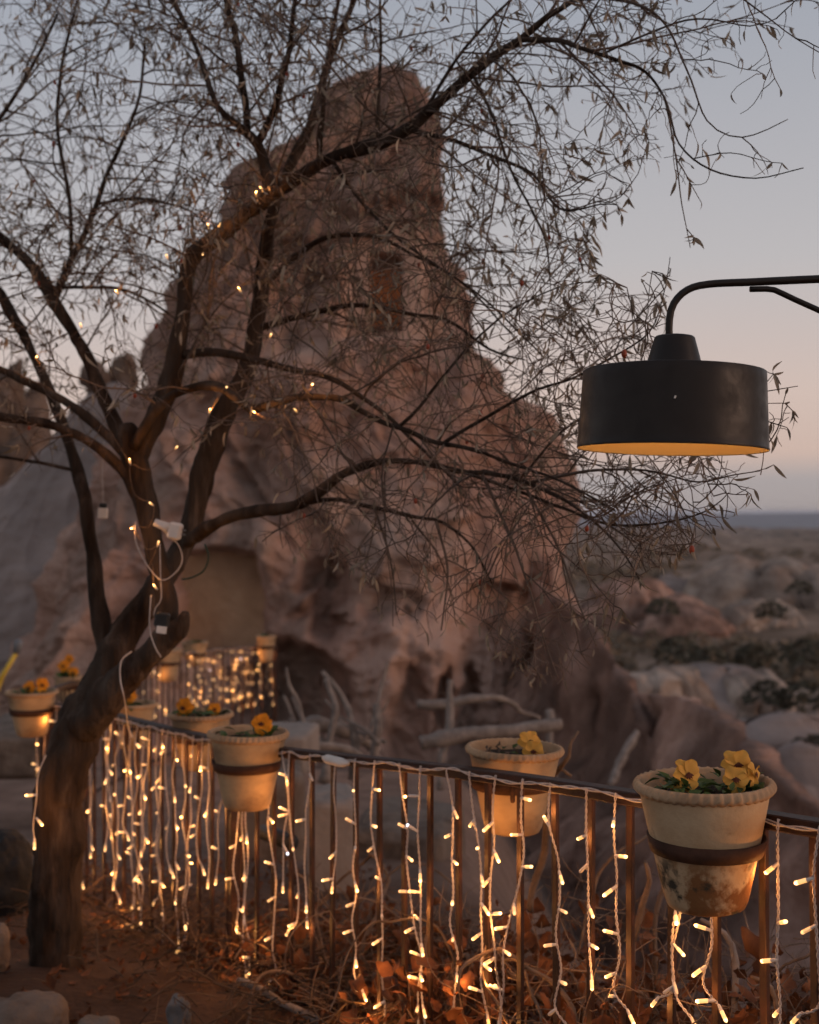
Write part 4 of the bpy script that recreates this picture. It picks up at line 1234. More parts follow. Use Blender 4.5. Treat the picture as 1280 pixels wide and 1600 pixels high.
B['b6'] = [(292, 850, 5.08, 26), (340, 815, 4.9, 25), (390, 800, 4.8, 24), (450, 792, 4.7, 22), (500, 768, 4.6, 20), (540, 740, 4.5, 17), (590, 722, 4.4, 13), (650, 720, 4.3, 11), (720, 735, 4.15, 10), (790, 742, 4, 9), (860, 768, 3.85, 8), (920, 805, 3.7, 6), (970, 855, 3.6, 4), (1000, 905, 3.5, 3)]
B['b7'] = [(440, 795, 4.7, 10), (520, 780, 4.6, 9), (590, 795, 4.5, 9), (650, 808, 4.4, 8), (690, 815, 4.35, 7), (740, 855, 4.25, 5), (770, 910, 4.2, 3)]
B['b8'] = [(288, 556, 4.82, 20), (340, 550, 4.75, 17), (400, 565, 4.65, 15), (460, 577, 4.6, 13), (520, 592, 4.5, 11), (580, 630, 4.4, 9), (640, 682, 4.3, 7), (720, 760, 4.2, 5)]
B['b9'] = [(410, 512, 5.02, 15), (480, 490, 4.9, 12), (550, 475, 4.8, 10), (640, 490, 4.6, 8), (700, 500, 4.5, 7), (765, 545, 4.3, 5), (820, 560, 4.2, 3)]
B['b10'] = [(416, 445, 5.0, 13), (470, 395, 4.9, 13), (520, 370, 4.8, 10), (590, 370, 4.6, 8), (650, 400, 4.5, 6), (720, 440, 4.4, 5), (800, 520, 4.2, 3)]
B['b11'] = [(176, 1056, 5.04, 30), (160, 1004, 5.12, 32), (153, 930, 5.15, 28), (142, 860, 5.2, 26), (130, 790, 5.2, 26), (115, 730, 5.25, 24), (95, 670, 5.25, 22), (75, 610, 5.3, 20), (45, 540, 5.3, 18), (20, 490, 5.35, 17), (-10, 440, 5.4, 16), (-60, 380, 5.4, 14), (-120, 300, 5.4, 9), (-170, 200, 5.4, 4)]
B['b12'] = [(196, 700, 5.0, 24), (165, 640, 5.05, 26), (140, 580, 5.1, 24), (110, 510, 5.2, 24), (80, 465, 5.25, 24), (45, 410, 5.3, 18), (0, 370, 5.35, 16), (-60, 335, 5.4, 14), (-130, 290, 5.45, 9), (-210, 230, 5.5, 4)]
B['b13'] = [(232, 815, 4.88, 24), (214, 768, 4.86, 24), (194, 735, 4.84, 22), (160, 705, 4.8, 20), (120, 682, 4.75, 18), (70, 662, 4.7, 17), (0, 650, 4.65, 16), (-70, 632, 4.6, 15), (-150, 590, 4.5, 10), (-230, 520, 4.45, 5)]
B['b14'] = [(198, 708, 4.85, 24), (160, 675, 4.85, 20), (125, 645, 4.85, 18), (85, 620, 4.85, 16), (40, 600, 4.85, 15), (0, 580, 4.85, 14), (-60, 560, 4.8, 12), (-130, 530, 4.75, 8), (-210, 470, 4.7, 4)]
B['b15'] = [(84, 470, 5.25, 18), (108, 415, 5.25, 14), (140, 345, 5.2, 11), (165, 280, 5.2, 9), (192, 220, 5.15, 8), (218, 150, 5.1, 6), (226, 60, 5.1, 5)]
B['b16'] = [(112, 410, 5.25, 10), (106, 300, 5.2, 9), (92, 200, 5.2, 8), (95, 100, 5.2, 7), (126, -10, 5.2, 6)]
B['b17'] = [(112, 735, 5.25, 8), (60, 722, 5.25, 7), (0, 713, 5.25, 6), (-40, 712, 5.25, 5)]
B['b18'] = [(640, 202, 4.3, 10), (700, 215, 4.2, 9), (760, 240, 4.1, 8), (830, 272, 3.9, 6), (875, 325, 3.75, 5), (940, 318, 3.6, 3), (966, 320, 3.55, 2)]
B['b19'] = [(500, 258, 4.5, 12), (502, 180, 4.5, 10), (508, 100, 4.5, 8), (532, 0, 4.5, 7), (540, -60, 4.5, 6)]
B['b20'] = [(590, 224, 4.4, 9), (592, 120, 4.4, 7), (596, 0, 4.4, 5), (598, -60, 4.4, 4)]
B['b21'] = [(690, 692, 4.1, 8), (760, 652, 4.0, 7), (830, 612, 3.85, 6), (900, 590, 3.7, 5), (960, 558, 3.6, 4), (1015, 522, 3.5, 3), (1036, 470, 3.45, 2), (1048, 402, 3.4, 1.5)]
B['b22'] = [(620, 668, 4.18, 8), (655, 635, 4.15, 7), (690, 590, 4.1, 6), (735, 540, 4.05, 5), (795, 490, 3.95, 4), (870, 452, 3.8, 3), (930, 440, 3.7, 2)]
B['b23'] = [(715, 734, 4.15, 8), (800, 762, 4.0, 7), (880, 792, 3.85, 6), (960, 818, 3.7, 5), (1050, 812, 3.5, 4), (1110, 795, 3.4, 3), (1140, 770, 3.35, 2)]
B['b24'] = [(830, 752, 3.9, 7), (920, 735, 3.75, 6), (1010, 735, 3.55, 4.5), (1090, 752, 3.4, 3.5), (1150, 742, 3.3, 2.5), (1190, 736, 3.25, 1.8)]
B['b25'] = [(585, 792, 4.5, 6), (600, 840, 4.45, 5), (614, 900, 4.42, 4), (622, 962, 4.4, 2.5)]
B['b26'] = [(680, 814, 4.35, 6), (698, 890, 4.3, 5), (690, 985, 4.25, 3)]
B['b27'] = [(755, 742, 4.05, 7), (795, 830, 3.95, 6), (825, 910, 3.85, 4), (850, 1000, 3.8, 3), (872, 1060, 3.75, 1.8)]
B['b28'] = [(820, 755, 3.95, 6), (870, 850, 3.8, 5), (900, 930, 3.7, 4), (935, 1010, 3.6, 2)]
B['b29'] = [(890, 592, 3.72, 4), (1000, 600, 3.5, 3.5), (1100, 622, 3.3, 3), (1190, 612, 3.2, 2.2), (1248, 603, 3.15, 1.6)]
B['b30'] = [(948, -48, 3.7, 7), (1030, -70, 3.5, 6), (1090, -55, 3.4, 5), (1150, -10, 3.3, 4), (1195, 25, 3.25, 3), (1240, 60, 3.2, 2.4), (1300, 95, 3.15, 2)]
B['b31'] = [(895, 0, 3.8, 7), (980, 5, 3.65, 6), (1040, 40, 3.55, 5), (1075, 110, 3.48, 4), (1105, 190, 3.42, 3.2), (1160, 215, 3.38, 2.6), (1230, 186, 3.35, 1.8)]
B['b32'] = [(740, 115, 4.1, 8), (770, 180, 4.0, 6), (800, 270, 3.95, 5), (850, 370, 3.85, 4), (860, 440, 3.8, 2.5)]
B['b33'] = [(940, 85, 3.78, 5), (1000, 60, 3.6, 4.5), (1090, 30, 3.45, 3.5), (1170, 40, 3.35, 2.5), (1210, 30, 3.3, 2)]
B['b34'] = [(520, 250, 4.45, 9), (560, 310, 4.4, 7), (620, 370, 4.3, 6), (690, 420, 4.2, 5), (760, 470, 4.1, 4), (850, 560, 3.95, 3)]
B['b35'] = [(1040, 155, 3.6, 4), (1058, 250, 3.5, 3), (1066, 320, 3.45, 2.2), (1079, 388, 3.42, 1.5)]
B['b36'] = [(820, 740, 3.95, 6), (870, 680, 3.8, 5), (930, 640, 3.65, 4), (1000, 570, 3.5, 3), (1010, 500, 3.48, 2)]
B['b37'] = [(660, 180, 4.25, 9), (700, 110, 4.2, 7), (760, 40, 4.15, 6), (830, -30, 4.1, 5)]
B['b38'] = [(30, 520, 5.3, 9), (0, 470, 5.2, 8), (-20, 380, 5.2, 6)]
B['b39'] = [(-60, 335, 5.4, 12), (-40, 250, 5.2, 10), (10, 170, 5.15, 8), (50, 100, 5.1, 7), (90, 20, 5.1, 5)]
B['b40'] = [(150, 320, 5.2, 7), (220, 310, 5.1, 6), (300, 330, 5.0, 4), (330, 370, 4.95, 3)]
B['b41'] = [(60, 450, 5.28, 9), (130, 450, 5.2, 7), (200, 455, 5.1, 6), (262, 490, 5.0, 5)]

CL = []     # smoothed centre lines in space: (points, radii, twig weight)
heavy = {'trunk', 'cut_limb', 'riser', 'main_limb'}
for key, pts in B.items():
    ctl = [(P(x, y, d), w / 2 / FPX * d * (0.90 if y > 1060 else 0.80)) for x, y, d, w in pts]
    cl = catmull(ctl, 0.02 if key in heavy else 0.04)
    ps, rs = [a for a, _ in cl], [b for _, b in cl]
    arr = np.array([tuple(p) for p in ps])
    n1 = np.stack([fbm(arr * 3.1 + o_, 3, 60) for o_ in (0, 40, 80)], -1)
    k_ = 0.0035 + 0.35 * np.array(rs)[:, None] * (0.5 if key in heavy else 1.0)
    arr = arr + n1 * k_
    ps = [Vector(p) for p in arr]
    mb = MB()
    sides = 28 if key in heavy else (10 if rs[0] > 0.012 else 6)
    tube(mb, ps, rs, sides)
    me = mb.mesh('branch')
    if key in heavy or rs[0] > 0.02:      # gnarled, ridged bark
        V_ = np.array([tuple(v_.co) for v_ in me.vertices])
        cen = np.repeat(arr, sides, 0)
        rad = V_ - cen
        ln = np.linalg.norm(rad, axis=1)[:, None] + 1e-9
        nn = fbm(V_ * np.array([26, 26, 6]), 4, 61, ridged=True) * 0.10 + fbm(V_ * 7, 3, 62) * 0.20
        V_ = V_ + rad * nn[:, None]
        me.vertices.foreach_set('co', V_.astype(np.float32).ravel())
        me.update()
    nm = {'trunk': 'trunk', 'cut_limb': 'cut_limb', 'riser': 'limb', 'main_limb': 'limb'}.get(key, 'branch')
    link(nm, me, tree, [M['bark'] if rs[0] > 0.006 else M['twig']])
    CL.append((key, ps, rs))

# crown outline in the photograph; twigs do not grow past it
poly = np.array([(-160, -160), (1320, -160), (1300, 90), (1250, 160), (1260, 270), (1110, 300), (1085, 395), (1060, 330), (1045, 250), (1000, 270), (975, 335), (930, 350), (925, 420), (985, 450), (1030, 400), (1050, 410), (1040, 540),
                 (1130, 560), (1250, 590), (1250, 640), (1205, 740), (1150, 800), (1100, 850), (1000, 905), (950, 1000), (930, 1040), (860, 1075), (800, 1060), (740, 960), (690, 1010), (610, 985), (560, 890), (420, 860), (330, 780), (240, 700),
                 (150, 720), (60, 740), (-160, 760)], float)
def inside(x, y):
    c = False
    n = len(poly); j = n - 1
    for i in range(n):
        xi, yi = poly[i]; xj, yj = poly[j]
        if (yi > y) != (yj > y) and x < (xj - xi) * (y - yi) / (yj - yi) + xi:
            c = not c
        j = i
    return c
def ok(p):
    if p.y < 2.95: return False
    if p.x / p.y * FPX + 640 < 20: return p.z > 1.9 + 0.02 * p.y
    x = 640 + p.x / p.y * FPX; y = 800 - (p.z - EYE) / p.y * FPX
    return inside(x, y)
def px_of(p): return 640 + p.x / p.y * FPX, 800 - (p.z - EYE) / p.y * FPX

rt = random.Random(5)
twig_mb, leaf_spots, fruit_spots = MB(), [], []
def grow(p, d, L, seg, droop, wander, r0, r1, sides, lvl):
    pts = [p.copy()]
    n = max(2, int(L / seg))
    bend = Vector((rt.gauss(0, 1), rt.gauss(0, 1), rt.gauss(0, .6))) * wander
    for i in range(n):
        d = d + bend * 0.5 + Vector((rt.gauss(0, wander), rt.gauss(0, wander), rt.gauss(0, wander) - droop * (0.4 + 1.2 * i / n)))
        d.normalize()
        q = pts[-1] + d * seg
        if not ok(q): break
        pts.append(q)
    if len(pts) >= 2:
        m_ = len(pts)
        tube(twig_mb, pts, [r0 + (r1 - r0) * i / (m_ - 1) for i in range(m_)], sides, cap=False)
    return pts
def side_dir(t, lo, hi):
    ax = t.orthogonal().normalized()
    ax.rotate(Quaternion(t, rt.uniform(0, 2 * math.pi)))
    d = t.copy(); d.rotate(Quaternion(ax, R(rt.uniform(lo, hi))))
    return d
def spray(p, t, L, droop):
    global leafy
    x_, y_ = px_of(p)
    leafy = 0.3 if (x_ > 520 and y_ > 760) else (0.6 if (x_ > 420 and y_ > 450) else 0.9)
    """level 3 twig with its twiglets and leaves"""
    pts = grow(p, side_dir(t, 25, 70), L, 0.03, droop + .015, 0.17, 0.0021, 0.0012, 3, 3)
    for i in range(1, len(pts)):
        tt = (pts[i] - pts[i - 1]).normalized()
        if rt.random() < 0.42:
            q = grow(pts[i], side_dir(tt, 30, 80), rt.uniform(0.05, 0.15), 0.02, droop * 1.6 + .03, 0.26, 0.0014, 0.0009, 3, 4)
            if rt.random() < 0.42 * leafy and len(q) > 1: leaf_spots.append((q[-1], (q[-1] - q[-2]).normalized()))
            if rt.random() < 0.2 * leafy and len(q) > 2: leaf_spots.append((q[1], side_dir(tt, 30, 70)))
        if rt.random() < 0.15 * leafy: leaf_spots.append((pts[i], side_dir(tt, 25, 70)))
        if rt.random() < 0.003: fruit_spots.append(pts[i])
    if len(pts) > 1 and rt.random() < leafy:
        for _ in range(1 if rt.random() < 0.7 else rt.randrange(3, 6)):      # now and then a hanging cluster
            leaf_spots.append((pts[-1], (pts[-1] - pts[-2]).normalized()))

for key, ps, rs in CL:
    acc = rt.uniform(0, .1)
    total = sum((b - a).length for a, b in zip(ps, ps[1:]))
    run = 0
    for i in range(1, len(ps)):
        L = (ps[i] - ps[i - 1]).length
        run += L; acc += L
        r = rs[i]
        x, y = px_of(ps[i])
        if key in ('cut_limb', 'riser') or (key == 'trunk' and y > 560) or r > 0.042: continue
        if key == 'b11' and y > 640: continue
        if x < -260 or y < -120: continue
        space = 0.085 if r > 0.010 else 0.062
        if x > 930 and y < 480: space *= 2.3
        if x < 260 and 520 < y: space *= 2.0
        if x < 560 and y > 560: space *= 1.5
        if y > 830: space *= 1.6
        if x > 540 and y > 250: space *= 1.35
        if x < 700 and y < 520: space *= 0.66
        if acc < space: continue
        acc = 0
        t = (ps[i] - ps[i - 1]).normalized()
        lowR = (x > 560 and y > 620)
        droop = 0.045 if lowR else (0.02 if x > 560 else 0.012)
        d = side_dir(t, 35, 90)
        if x > 640: d = (d + Vector((0.35, -0.12, -0.10 if y > 500 else 0))).normalized()
        elif y < 520: d = (d + Vector((0, 0, 0.08))).normalized()
        if r < 0.006 and x > 930 and y < 480:
            spray(ps[i], t, rt.uniform(.10, .30), 0.05)
            continue
        L2 = rt.uniform(0.30, 0.85) * (0.75 if r < 0.008 else 1.0)
        q = grow(ps[i], d, L2, 0.042, droop, 0.085, min(0.0048, r * 0.7), 0.0015, 4, 2)
        a2 = 0
        for j in range(1, len(q)):
            a2 += 0.042
            if a2 > 0.058:
                a2 = 0
                spray(q[j], (q[j] - q[j - 1]).normalized(), rt.uniform(.10, .34), droop + 0.02)
        if len(q) > 1: spray(q[-1], (q[-1] - q[-2]).normalized(), 0.2, droop + .02)
print('twig verts', twig_mb.n, 'leaves', len(leaf_spots), 'fruit', len(fruit_spots))
o = link('twigs', twig_mb.mesh('twigs'), tree, [M['twig']])
tag(o, kind='stuff')

LEAF = []
for k in range(6):
    me = leaf_blade('leaf', 0.0068 + 0.0014 * (k % 3), 0.027 + 0.0045 * k, 4, (0.12, 0.5, 0.25, 0.8, 0.35, 0.6)[k]); me.materials.append(M['leaf']); LEAF.append(me)
LV = [np.array([tuple(v_.co) for v_ in me.vertices]) for me in LEAF]
LF = [[tuple(p_.vertices) for p_ in me.polygons] for me in LEAF]
def leaf_mat(p, d):
    d = (d * 0.55 + Vector((rt.gauss(0, .35), rt.gauss(0, .35), -0.8 + rt.gauss(0, .45)))).normalized()
    x = d.orthogonal().normalized(); x.rotate(Quaternion(d, rt.uniform(0, 6.28)))
    z = x.cross(d)
    s_ = rt.uniform(.65, 1.25)
    m_ = Matrix((x * s_, d * s_, z * s_)).transposed().to_4x4()
    m_.translation = p
    return m_
vis = []
for idx, (p, d) in enumerate(leaf_spots):
    x, y = px_of(p)
    score = (1 / p.y) + (0.12 if x > 930 else 0) if (0 < x < 1280 and 0 < y < 1600) else 0
    vis.append((score, idx))
vis.sort(reverse=True)
single = set(i for _, i in vis[:300])
fol = MB()
for idx, (p, d) in enumerate(leaf_spots):
    k = rt.randrange(6); m_ = leaf_mat(p, d)
    if idx in single:
        o = bpy.data.objects.new('leaf', LEAF[k]); COL.objects.link(o); o.parent = tree
        m_.translation = p - tree.location
        o.matrix_local = m_
    else:
        A3 = np.array(m_.to_3x3())
        fol.add((LV[k] @ A3.T + np.array(tuple(p))).tolist(), LF[k])
o = link('foliage', fol.mesh('foliage'), tree, [M['leaf']])
tag(o, kind='stuff')
fm = MB(); lathe(fm, [(0.0005, 0), (0.0035, -.001), (0.0055, -.006), (0.0055, -.011), (0.0035, -.016), (0.0005, -.017)], 8)
fm = fm.mesh('fruit'); fm.materials.append(M['fruit']); fm.polygons.foreach_set('use_smooth', [True] * len(fm.polygons))
for p in fruit_spots[:60]:
    o = bpy.data.objects.new('fruit', fm); COL.objects.link(o); o.parent = tree
    o.location = p - tree.location; s_ = rt.uniform(.8, 1.4); o.scale = (s_, s_, s_)

# ------------------------------------------------------------------ fairy lights wound on the tree
fairy = [(246, 921, 4.66), (238, 880, 4.68), (246, 854, 4.68), (210, 822, 4.70), (240, 790, 4.68), (204, 726, 4.70), (273, 702, 4.66), (326, 648, 4.55), (355, 604, 4.50), (393, 641, 4.40), (465, 645, 4.30), (487, 598, 4.30),
         (421, 530, 4.5), (378, 459, 4.6), (318, 395, 4.66), (328, 360, 4.62), (340, 357, 4.60), (400, 308, 4.48), (413, 300, 4.46)]
left_f = [(204, 726, 4.70), (150, 640, 4.78), (56, 560, 4.9), (128, 514, 4.9), (187, 461, 4.9), (263, 407, 4.8), (318, 397, 4.68)]
root = empty('fairy_lights', P(246, 930, 4.66))
tag(root, 'string of warm fairy lights wound through the limbs of the tree', 'string lights')
mb = MB()
for line in (fairy, left_f):
    c = []
    for i, q in enumerate(line):
        c.append((P(*q), 0))
        if i < len(line) - 1:
            n_ = line[i + 1]
            c.append((P((q[0] + n_[0]) / 2 + random.uniform(-14, 14), (q[1] + n_[1]) / 2 + random.uniform(4, 22), (q[2] + n_[2]) / 2 + .03), 0))
    tube(mb, [a for a, _ in catmull(c, 0.03)], 0.0012, 4, cap=False)
link('cable', mb.mesh('cable'), root, [M['vine']])
for q in fairy[:1] + fairy[2:] + left_f[2:6]:
    put_bulb(root, P(*q), Vector((random.uniform(-.5, .5), -0.55, random.uniform(-.3, 1))).normalized(), BULB, 0.62)

def plug(name, c, M3, parts, label, cat):
    root = empty(name, c); tag(root, label, cat)
    for (nm, kind_, args, mat) in parts:
        mb = MB()
        if kind_ == 'box': box(mb, M3 @ Vector(args[0]), *args[1], M=M3, bev=args[2])
        else: tube(mb, [M3 @ Vector(a) for a in args[0]], args[1], 14)
        link(nm, mb.mesh(nm), root, [M[mat]], smooth=(kind_ != 'box'), world_space=False)
    return root
plug('plug_adaptor', P(264, 826, 4.66), Matrix.Rotation(R(12), 3, 'Y'),
     [('sleeve', 'tube', ([(-.055, 0, .012), (-.02, 0, .006), (0.0, 0, 0)], [.014, .016, .022]), 'plastic'), ('block', 'box', ((.024, 0, -.004), (.048, .05, .062), .008), 'plastic'),
      ('prong', 'tube', ([(.048, 0, .006), (.062, 0, .006)], .003), 'grey_paint'), ('prong', 'tube', ([(.048, 0, -.010), (.062, 0, -.010)], .003), 'grey_paint')],
     'white plastic plug adaptor strapped to the limb of the tree', 'plug')
plug('power_adaptor', P(252, 978, 4.62), Matrix.Rotation(R(8), 3, 'Y'),
     [('housing', 'box', ((0, 0, .022), (.052, .03, .052), .006), 'black'), ('label_plate', 'box', ((.006, -.018, -.012), (.036, .006, .026), .001), 'plastic')],
     'black power adaptor with a white face hanging above the cut limb', 'plug')
plug('power_adaptor', P(161, 798, 5.4), Matrix.Rotation(R(3), 3, 'Y'),
     [('housing', 'box', ((0, 0, .022), (.030, .02, .020), .004), 'black'), ('block', 'box', ((0, -.001, -.010), (.040, .018, .044), .002), 'plastic')],
     'small white adaptor with black top hanging left of the tree fork', 'plug')
def cable(pts, r, mat, label, sides=6):
    mb = MB(); c = catmull([(P(*p), 0) for p in pts], 0.015)
    tube(mb, [a for a, _ in c], r, sides)
    o = link('cable', mb.mesh('cable'), mats=[M[mat]]); tag(o, label, 'cable')
cable([(163, 690, 5.4), (160, 730, 5.42), (161, 770, 5.41), (161, 790, 5.4)], 0.0019, 'wire', 'thin pale cable holding the small adaptor left of the fork')
cable([(262, 840, 4.64), (278, 850, 4.66), (285, 875, 4.67), (274, 895, 4.65), (252, 906, 4.63), (228, 880, 4.64), (212, 845, 4.66), (212, 815, 4.68)], 0.002, 'wire', 'white cable looping from the plug adaptor round the limb')
cable([(250, 850, 4.66), (251, 900, 4.63), (252, 935, 4.62), (243, 950, 4.62), (240, 962, 4.62)], 0.0019, 'wire', 'white cable running down to the black power adaptor')
cable([(236, 930, 4.64), (234, 980, 4.62), (242, 1010, 4.6), (252, 1027, 4.6)], 0.0024, 'wire', 'white cable dangling beside the black power adaptor')
cable([(206, 1018, 4.68), (190, 1032, 4.64), (188, 1060, 4.62), (195, 1095, 4.64), (200, 1135, 5.2), (205, 1150, 5.6)], 0.0024, 'wire', 'white cable arching from the cut limb down to the rail')
cable([(320, 850, 4.95), (326, 870, 4.93), (318, 892, 4.94), (298, 903, 4.97), (284, 905, 5.0)], 0.0035, 'greenwire', 'dark green cable looped below the tree fork')
cable([(72, 1180, 4.86), (60, 1210, 4.84), (57, 1250, 4.84), (52, 1290, 4.85), (55, 1318, 4.85)], 0.0024, 'wire', 'pale cable with two lights hanging on the left side of the trunk')
root = [o_ for o_ in COL.objects if o_.get('label', '').startswith('pale cable with two')][0]
put_bulb(root, P(57, 1278, 4.82), Vector((.6, -.4, -.5)).normalized(), BULB, 1.0)
put_bulb(root, P(54, 1310, 4.83), Vector((.1, -.4, -.9)).normalized(), BULB, 1.0)
put_bulb(root, P(58, 1242, 4.82), Vector((-.9, -.3, 0)).normalized(), BULB, 1.0)

#@@PART4
# ------------------------------------------------------------------ dead vine along the foot of the railing
rv = random.Random(21)
vine = empty('dead_vine', P(860, 1560, 3.9))
tag(vine, 'tangled dead vine with brown curled leaves along the foot of the railing', 'vine')
def vine_pt(px, back, h):
    """a point behind the rail at photo column px, h metres over the ground of the mound"""
    p = rail_pt(px); t = tan_s(RA, s_at_px(RA, px)); n_ = Vector((t.y, -t.x, 0))
    if n_.dot(Vector((0, 0, EYE)) - p) > 0: n_ = -n_
    q = p + n_ * back
    q.z = (p.z - 1.0) + h
    return q
def top_h(px): return float(np.interp(px, [120, 260, 330, 420, 560, 700, 850, 1000, 1150, 1300], [0.05, 0.14, 0.24, 0.36, 0.46, 0.52, 0.54, 0.52, 0.50, 0.52]))
for k in range(64):
    px = rv.uniform(330, 1330)
    p = vine_pt(px, rv.uniform(.08, .7), rv.uniform(0, .15))
    d = Vector((rv.gauss(0, .7), rv.gauss(0, .4), rv.uniform(.2, 1))).normalized()
    pts = [p]
    H_ = top_h(px)
    for j in range(rv.randrange(10, 20)):
        d = (d + Vector((rv.gauss(0, .28), rv.gauss(0, .24), rv.gauss(0, .25) - .06 * j * .4))).normalized()
        q = pts[-1] + d * 0.06
        if q.z > p.z + H_ * 1.25: d.z = -abs(d.z)
        q.z = max(q.z, p.z - .15)
        pts.append(q)
    r = rv.uniform(.0035, .011)
    mb = MB(); c = catmull([(a, 0) for a in pts], 0.03)
    n_ = len(c)
    tube(mb, [a for a, _ in c], [r * (1 - .6 * i / n_) * rv.uniform(.85, 1.15) for i in range(n_)], 7)
    link('stem', mb.mesh('stem'), vine, [M['vine']])
mb = MB()
for k in range(2400):
    px = rv.uniform(220, 1340)
    H_ = top_h(px)
    p = vine_pt(px, rv.uniform(-.06, .9), H_ * rv.random() ** 0.8 * rv.uniform(.3, 1.15))
    d = Vector((rv.gauss(0, 1), rv.gauss(0, .7), rv.gauss(0, .6))).normalized()
    pts = [p]; bend = Vector((rv.gauss(0, .22), rv.gauss(0, .22), rv.gauss(0, .22)))
    for j in range(rv.randrange(3, 8)):
        d = (d + bend + Vector((rv.gauss(0, .12), rv.gauss(0, .12), rv.gauss(0, .12)))).normalized(); pts.append(pts[-1] + d * 0.04)
    r = rv.uniform(.0009, .0026)
    tube(mb, pts, [r * (1 - .5 * i / len(pts)) for i in range(len(pts))], 4, cap=False)
o = link('twigs', mb.mesh('twigs'), vine, [M['vine']]); tag(o, kind='stuff')

def curled_leaf(w, l, curl, fold, seed):
    rr = random.Random(seed)
    nx_, ny_ = 5, 6
    v, f = [], []
    for j in range(ny_):
        t = j / (ny_ - 1)
        ww = w * (math.sin(math.pi * (0.06 + 0.9 * t) ** 0.75) ** 0.8) * (1 + 0.22 * math.cos(t * 11 + seed))
        ang = curl * t
        for i in range(nx_):
            s_ = i / (nx_ - 1) * 2 - 1
            a = fold * s_
            x = ww / 2 * math.sin(a) / max(fold, .01)
            z0 = ww / 2 * (1 - math.cos(a)) / max(fold, .01) + rr.uniform(-.04, .04) * w
            y = l * math.sin(ang) / max(curl, .01); zz = l * (1 - math.cos(ang)) / max(curl, .01)
            v.append((x, y - z0 * math.sin(ang), zz + z0 * math.cos(ang)))
    for j in range(ny_ - 1):
        for i in range(nx_ - 1):
            f.append((j * nx_ + i, j * nx_ + i + 1, (j + 1) * nx_ + i + 1, (j + 1) * nx_ + i))
    me = bpy.data.meshes.new('dead_leaf'); me.from_pydata(v, [], f); me.update()
    me.materials.append(M['dead_leaf'])
    me.polygons.foreach_set('use_smooth', [True] * len(f))
    return me
DL = [curled_leaf(0.052 + .008 * (k % 4), 0.065 + .010 * (k % 3), 0.5 + .45 * (k % 5), 0.5 + .35 * (k % 4), k) for k in range(10)]
DV = [np.array([tuple(v_.co) for v_ in me.vertices]) for me in DL]; DF = [[tuple(p_.vertices) for p_ in me.polygons] for me in DL]
spots = []
for k in range(4200):
    px = rv.uniform(230, 1340)
    H_ = top_h(px) * (0.85 + .25 * math.sin(px * .021) + .12 * math.sin(px * .07))
    back = rv.uniform(-.09, .8)
    p = vine_pt(px, back, H_ * rv.random() ** 0.75 * rv.uniform(.35, 1.0))
    s_ = rv.uniform(.3, 1.0) if rv.random() < .7 else rv.uniform(.9, 1.35)
    spots.append((p, s_, back))
order = sorted(range(len(spots)), key=lambda i: -(spots[i][1] / spots[i][0].y - .25 * spots[i][2] + .15 * spots[i][0].z) * (1 if 0 < px_of(spots[i][0])[0] < 1280 and px_of(spots[i][0])[1] < 1590 else .01))
single = set(order[:290])
lit = MB()
for i, (p, s_, back) in enumerate(spots):
    e = Matrix.Rotation(rv.uniform(0, 6.28), 3, 'Z') @ Matrix.Rotation(rv.gauss(0, .9), 3, 'X') @ Matrix.Rotation(rv.gauss(0, .9), 3, 'Y')
    k = rv.randrange(10)
    if i in single:
        o = bpy.data.objects.new('leaf', DL[k]); COL.objects.link(o); o.parent = vine
        m_ = (e * s_).to_4x4(); m_.translation = p - vine.location
        o.matrix_local = m_
    else:
        lit.add((DV[k] @ (np.array(e) * s_).T + np.array(tuple(p))).tolist(), DF[k])
o = link('leaf_litter', lit.mesh('leaf_litter'), vine, [M['dead_leaf']]); tag(o, kind='stuff')

# dry stalks and litter on the path side and under the left half of the railing
mb = MB()
for k in range(1300):
    px = rv.uniform(120, 640)
    p = vine_pt(px, rv.gauss(.0, .28), 0)
    x_, y_ = px_of(p)
    g_ = gz(p.x, p.y)
    p.z = g_ + abs(rv.gauss(0, .05)) + (rv.random() ** 2 * .16 if px > 250 else .02)
    a = rv.uniform(0, 6.28)
    d = Vector((math.cos(a), math.sin(a), rv.gauss(0, .35))).normalized()
    L = rv.uniform(.05, .22)
    mid = p + d * L * .5 + Vector((0, 0, rv.uniform(-.02, .03)))
    tube(mb, [p, mid, p + d * L], [rv.uniform(.0012, .0038)] * 3, 4, cap=False)
o = link('dry_stalks', mb.mesh('dry_stalks'), mats=[M['straw']])
tag(o, 'dry stalks and litter on the ground under the left half of the railing', 'litter', kind='stuff')
mb = MB()
for k in range(900):
    x = rv.uniform(-2.6, -0.1); y = rv.uniform(4.0, 7.5)
    z = gz(x, y); s_ = rv.uniform(.25, .8)
    e = Matrix.Rotation(rv.uniform(0, 6.28), 3, 'Z') @ Matrix.Rotation(rv.gauss(0, .3), 3, 'X')
    q = rv.randrange(10)
    mb.add((DV[q] @ (np.array(e) * s_).T + np.array((x, y, z + .006))).tolist(), DF[q])
o = link('fallen_leaves', mb.mesh('fallen_leaves'), mats=[M['dead_leaf']])
tag(o, 'small fallen leaves scattered on the dirt around the trunk', 'leaves', kind='stuff')

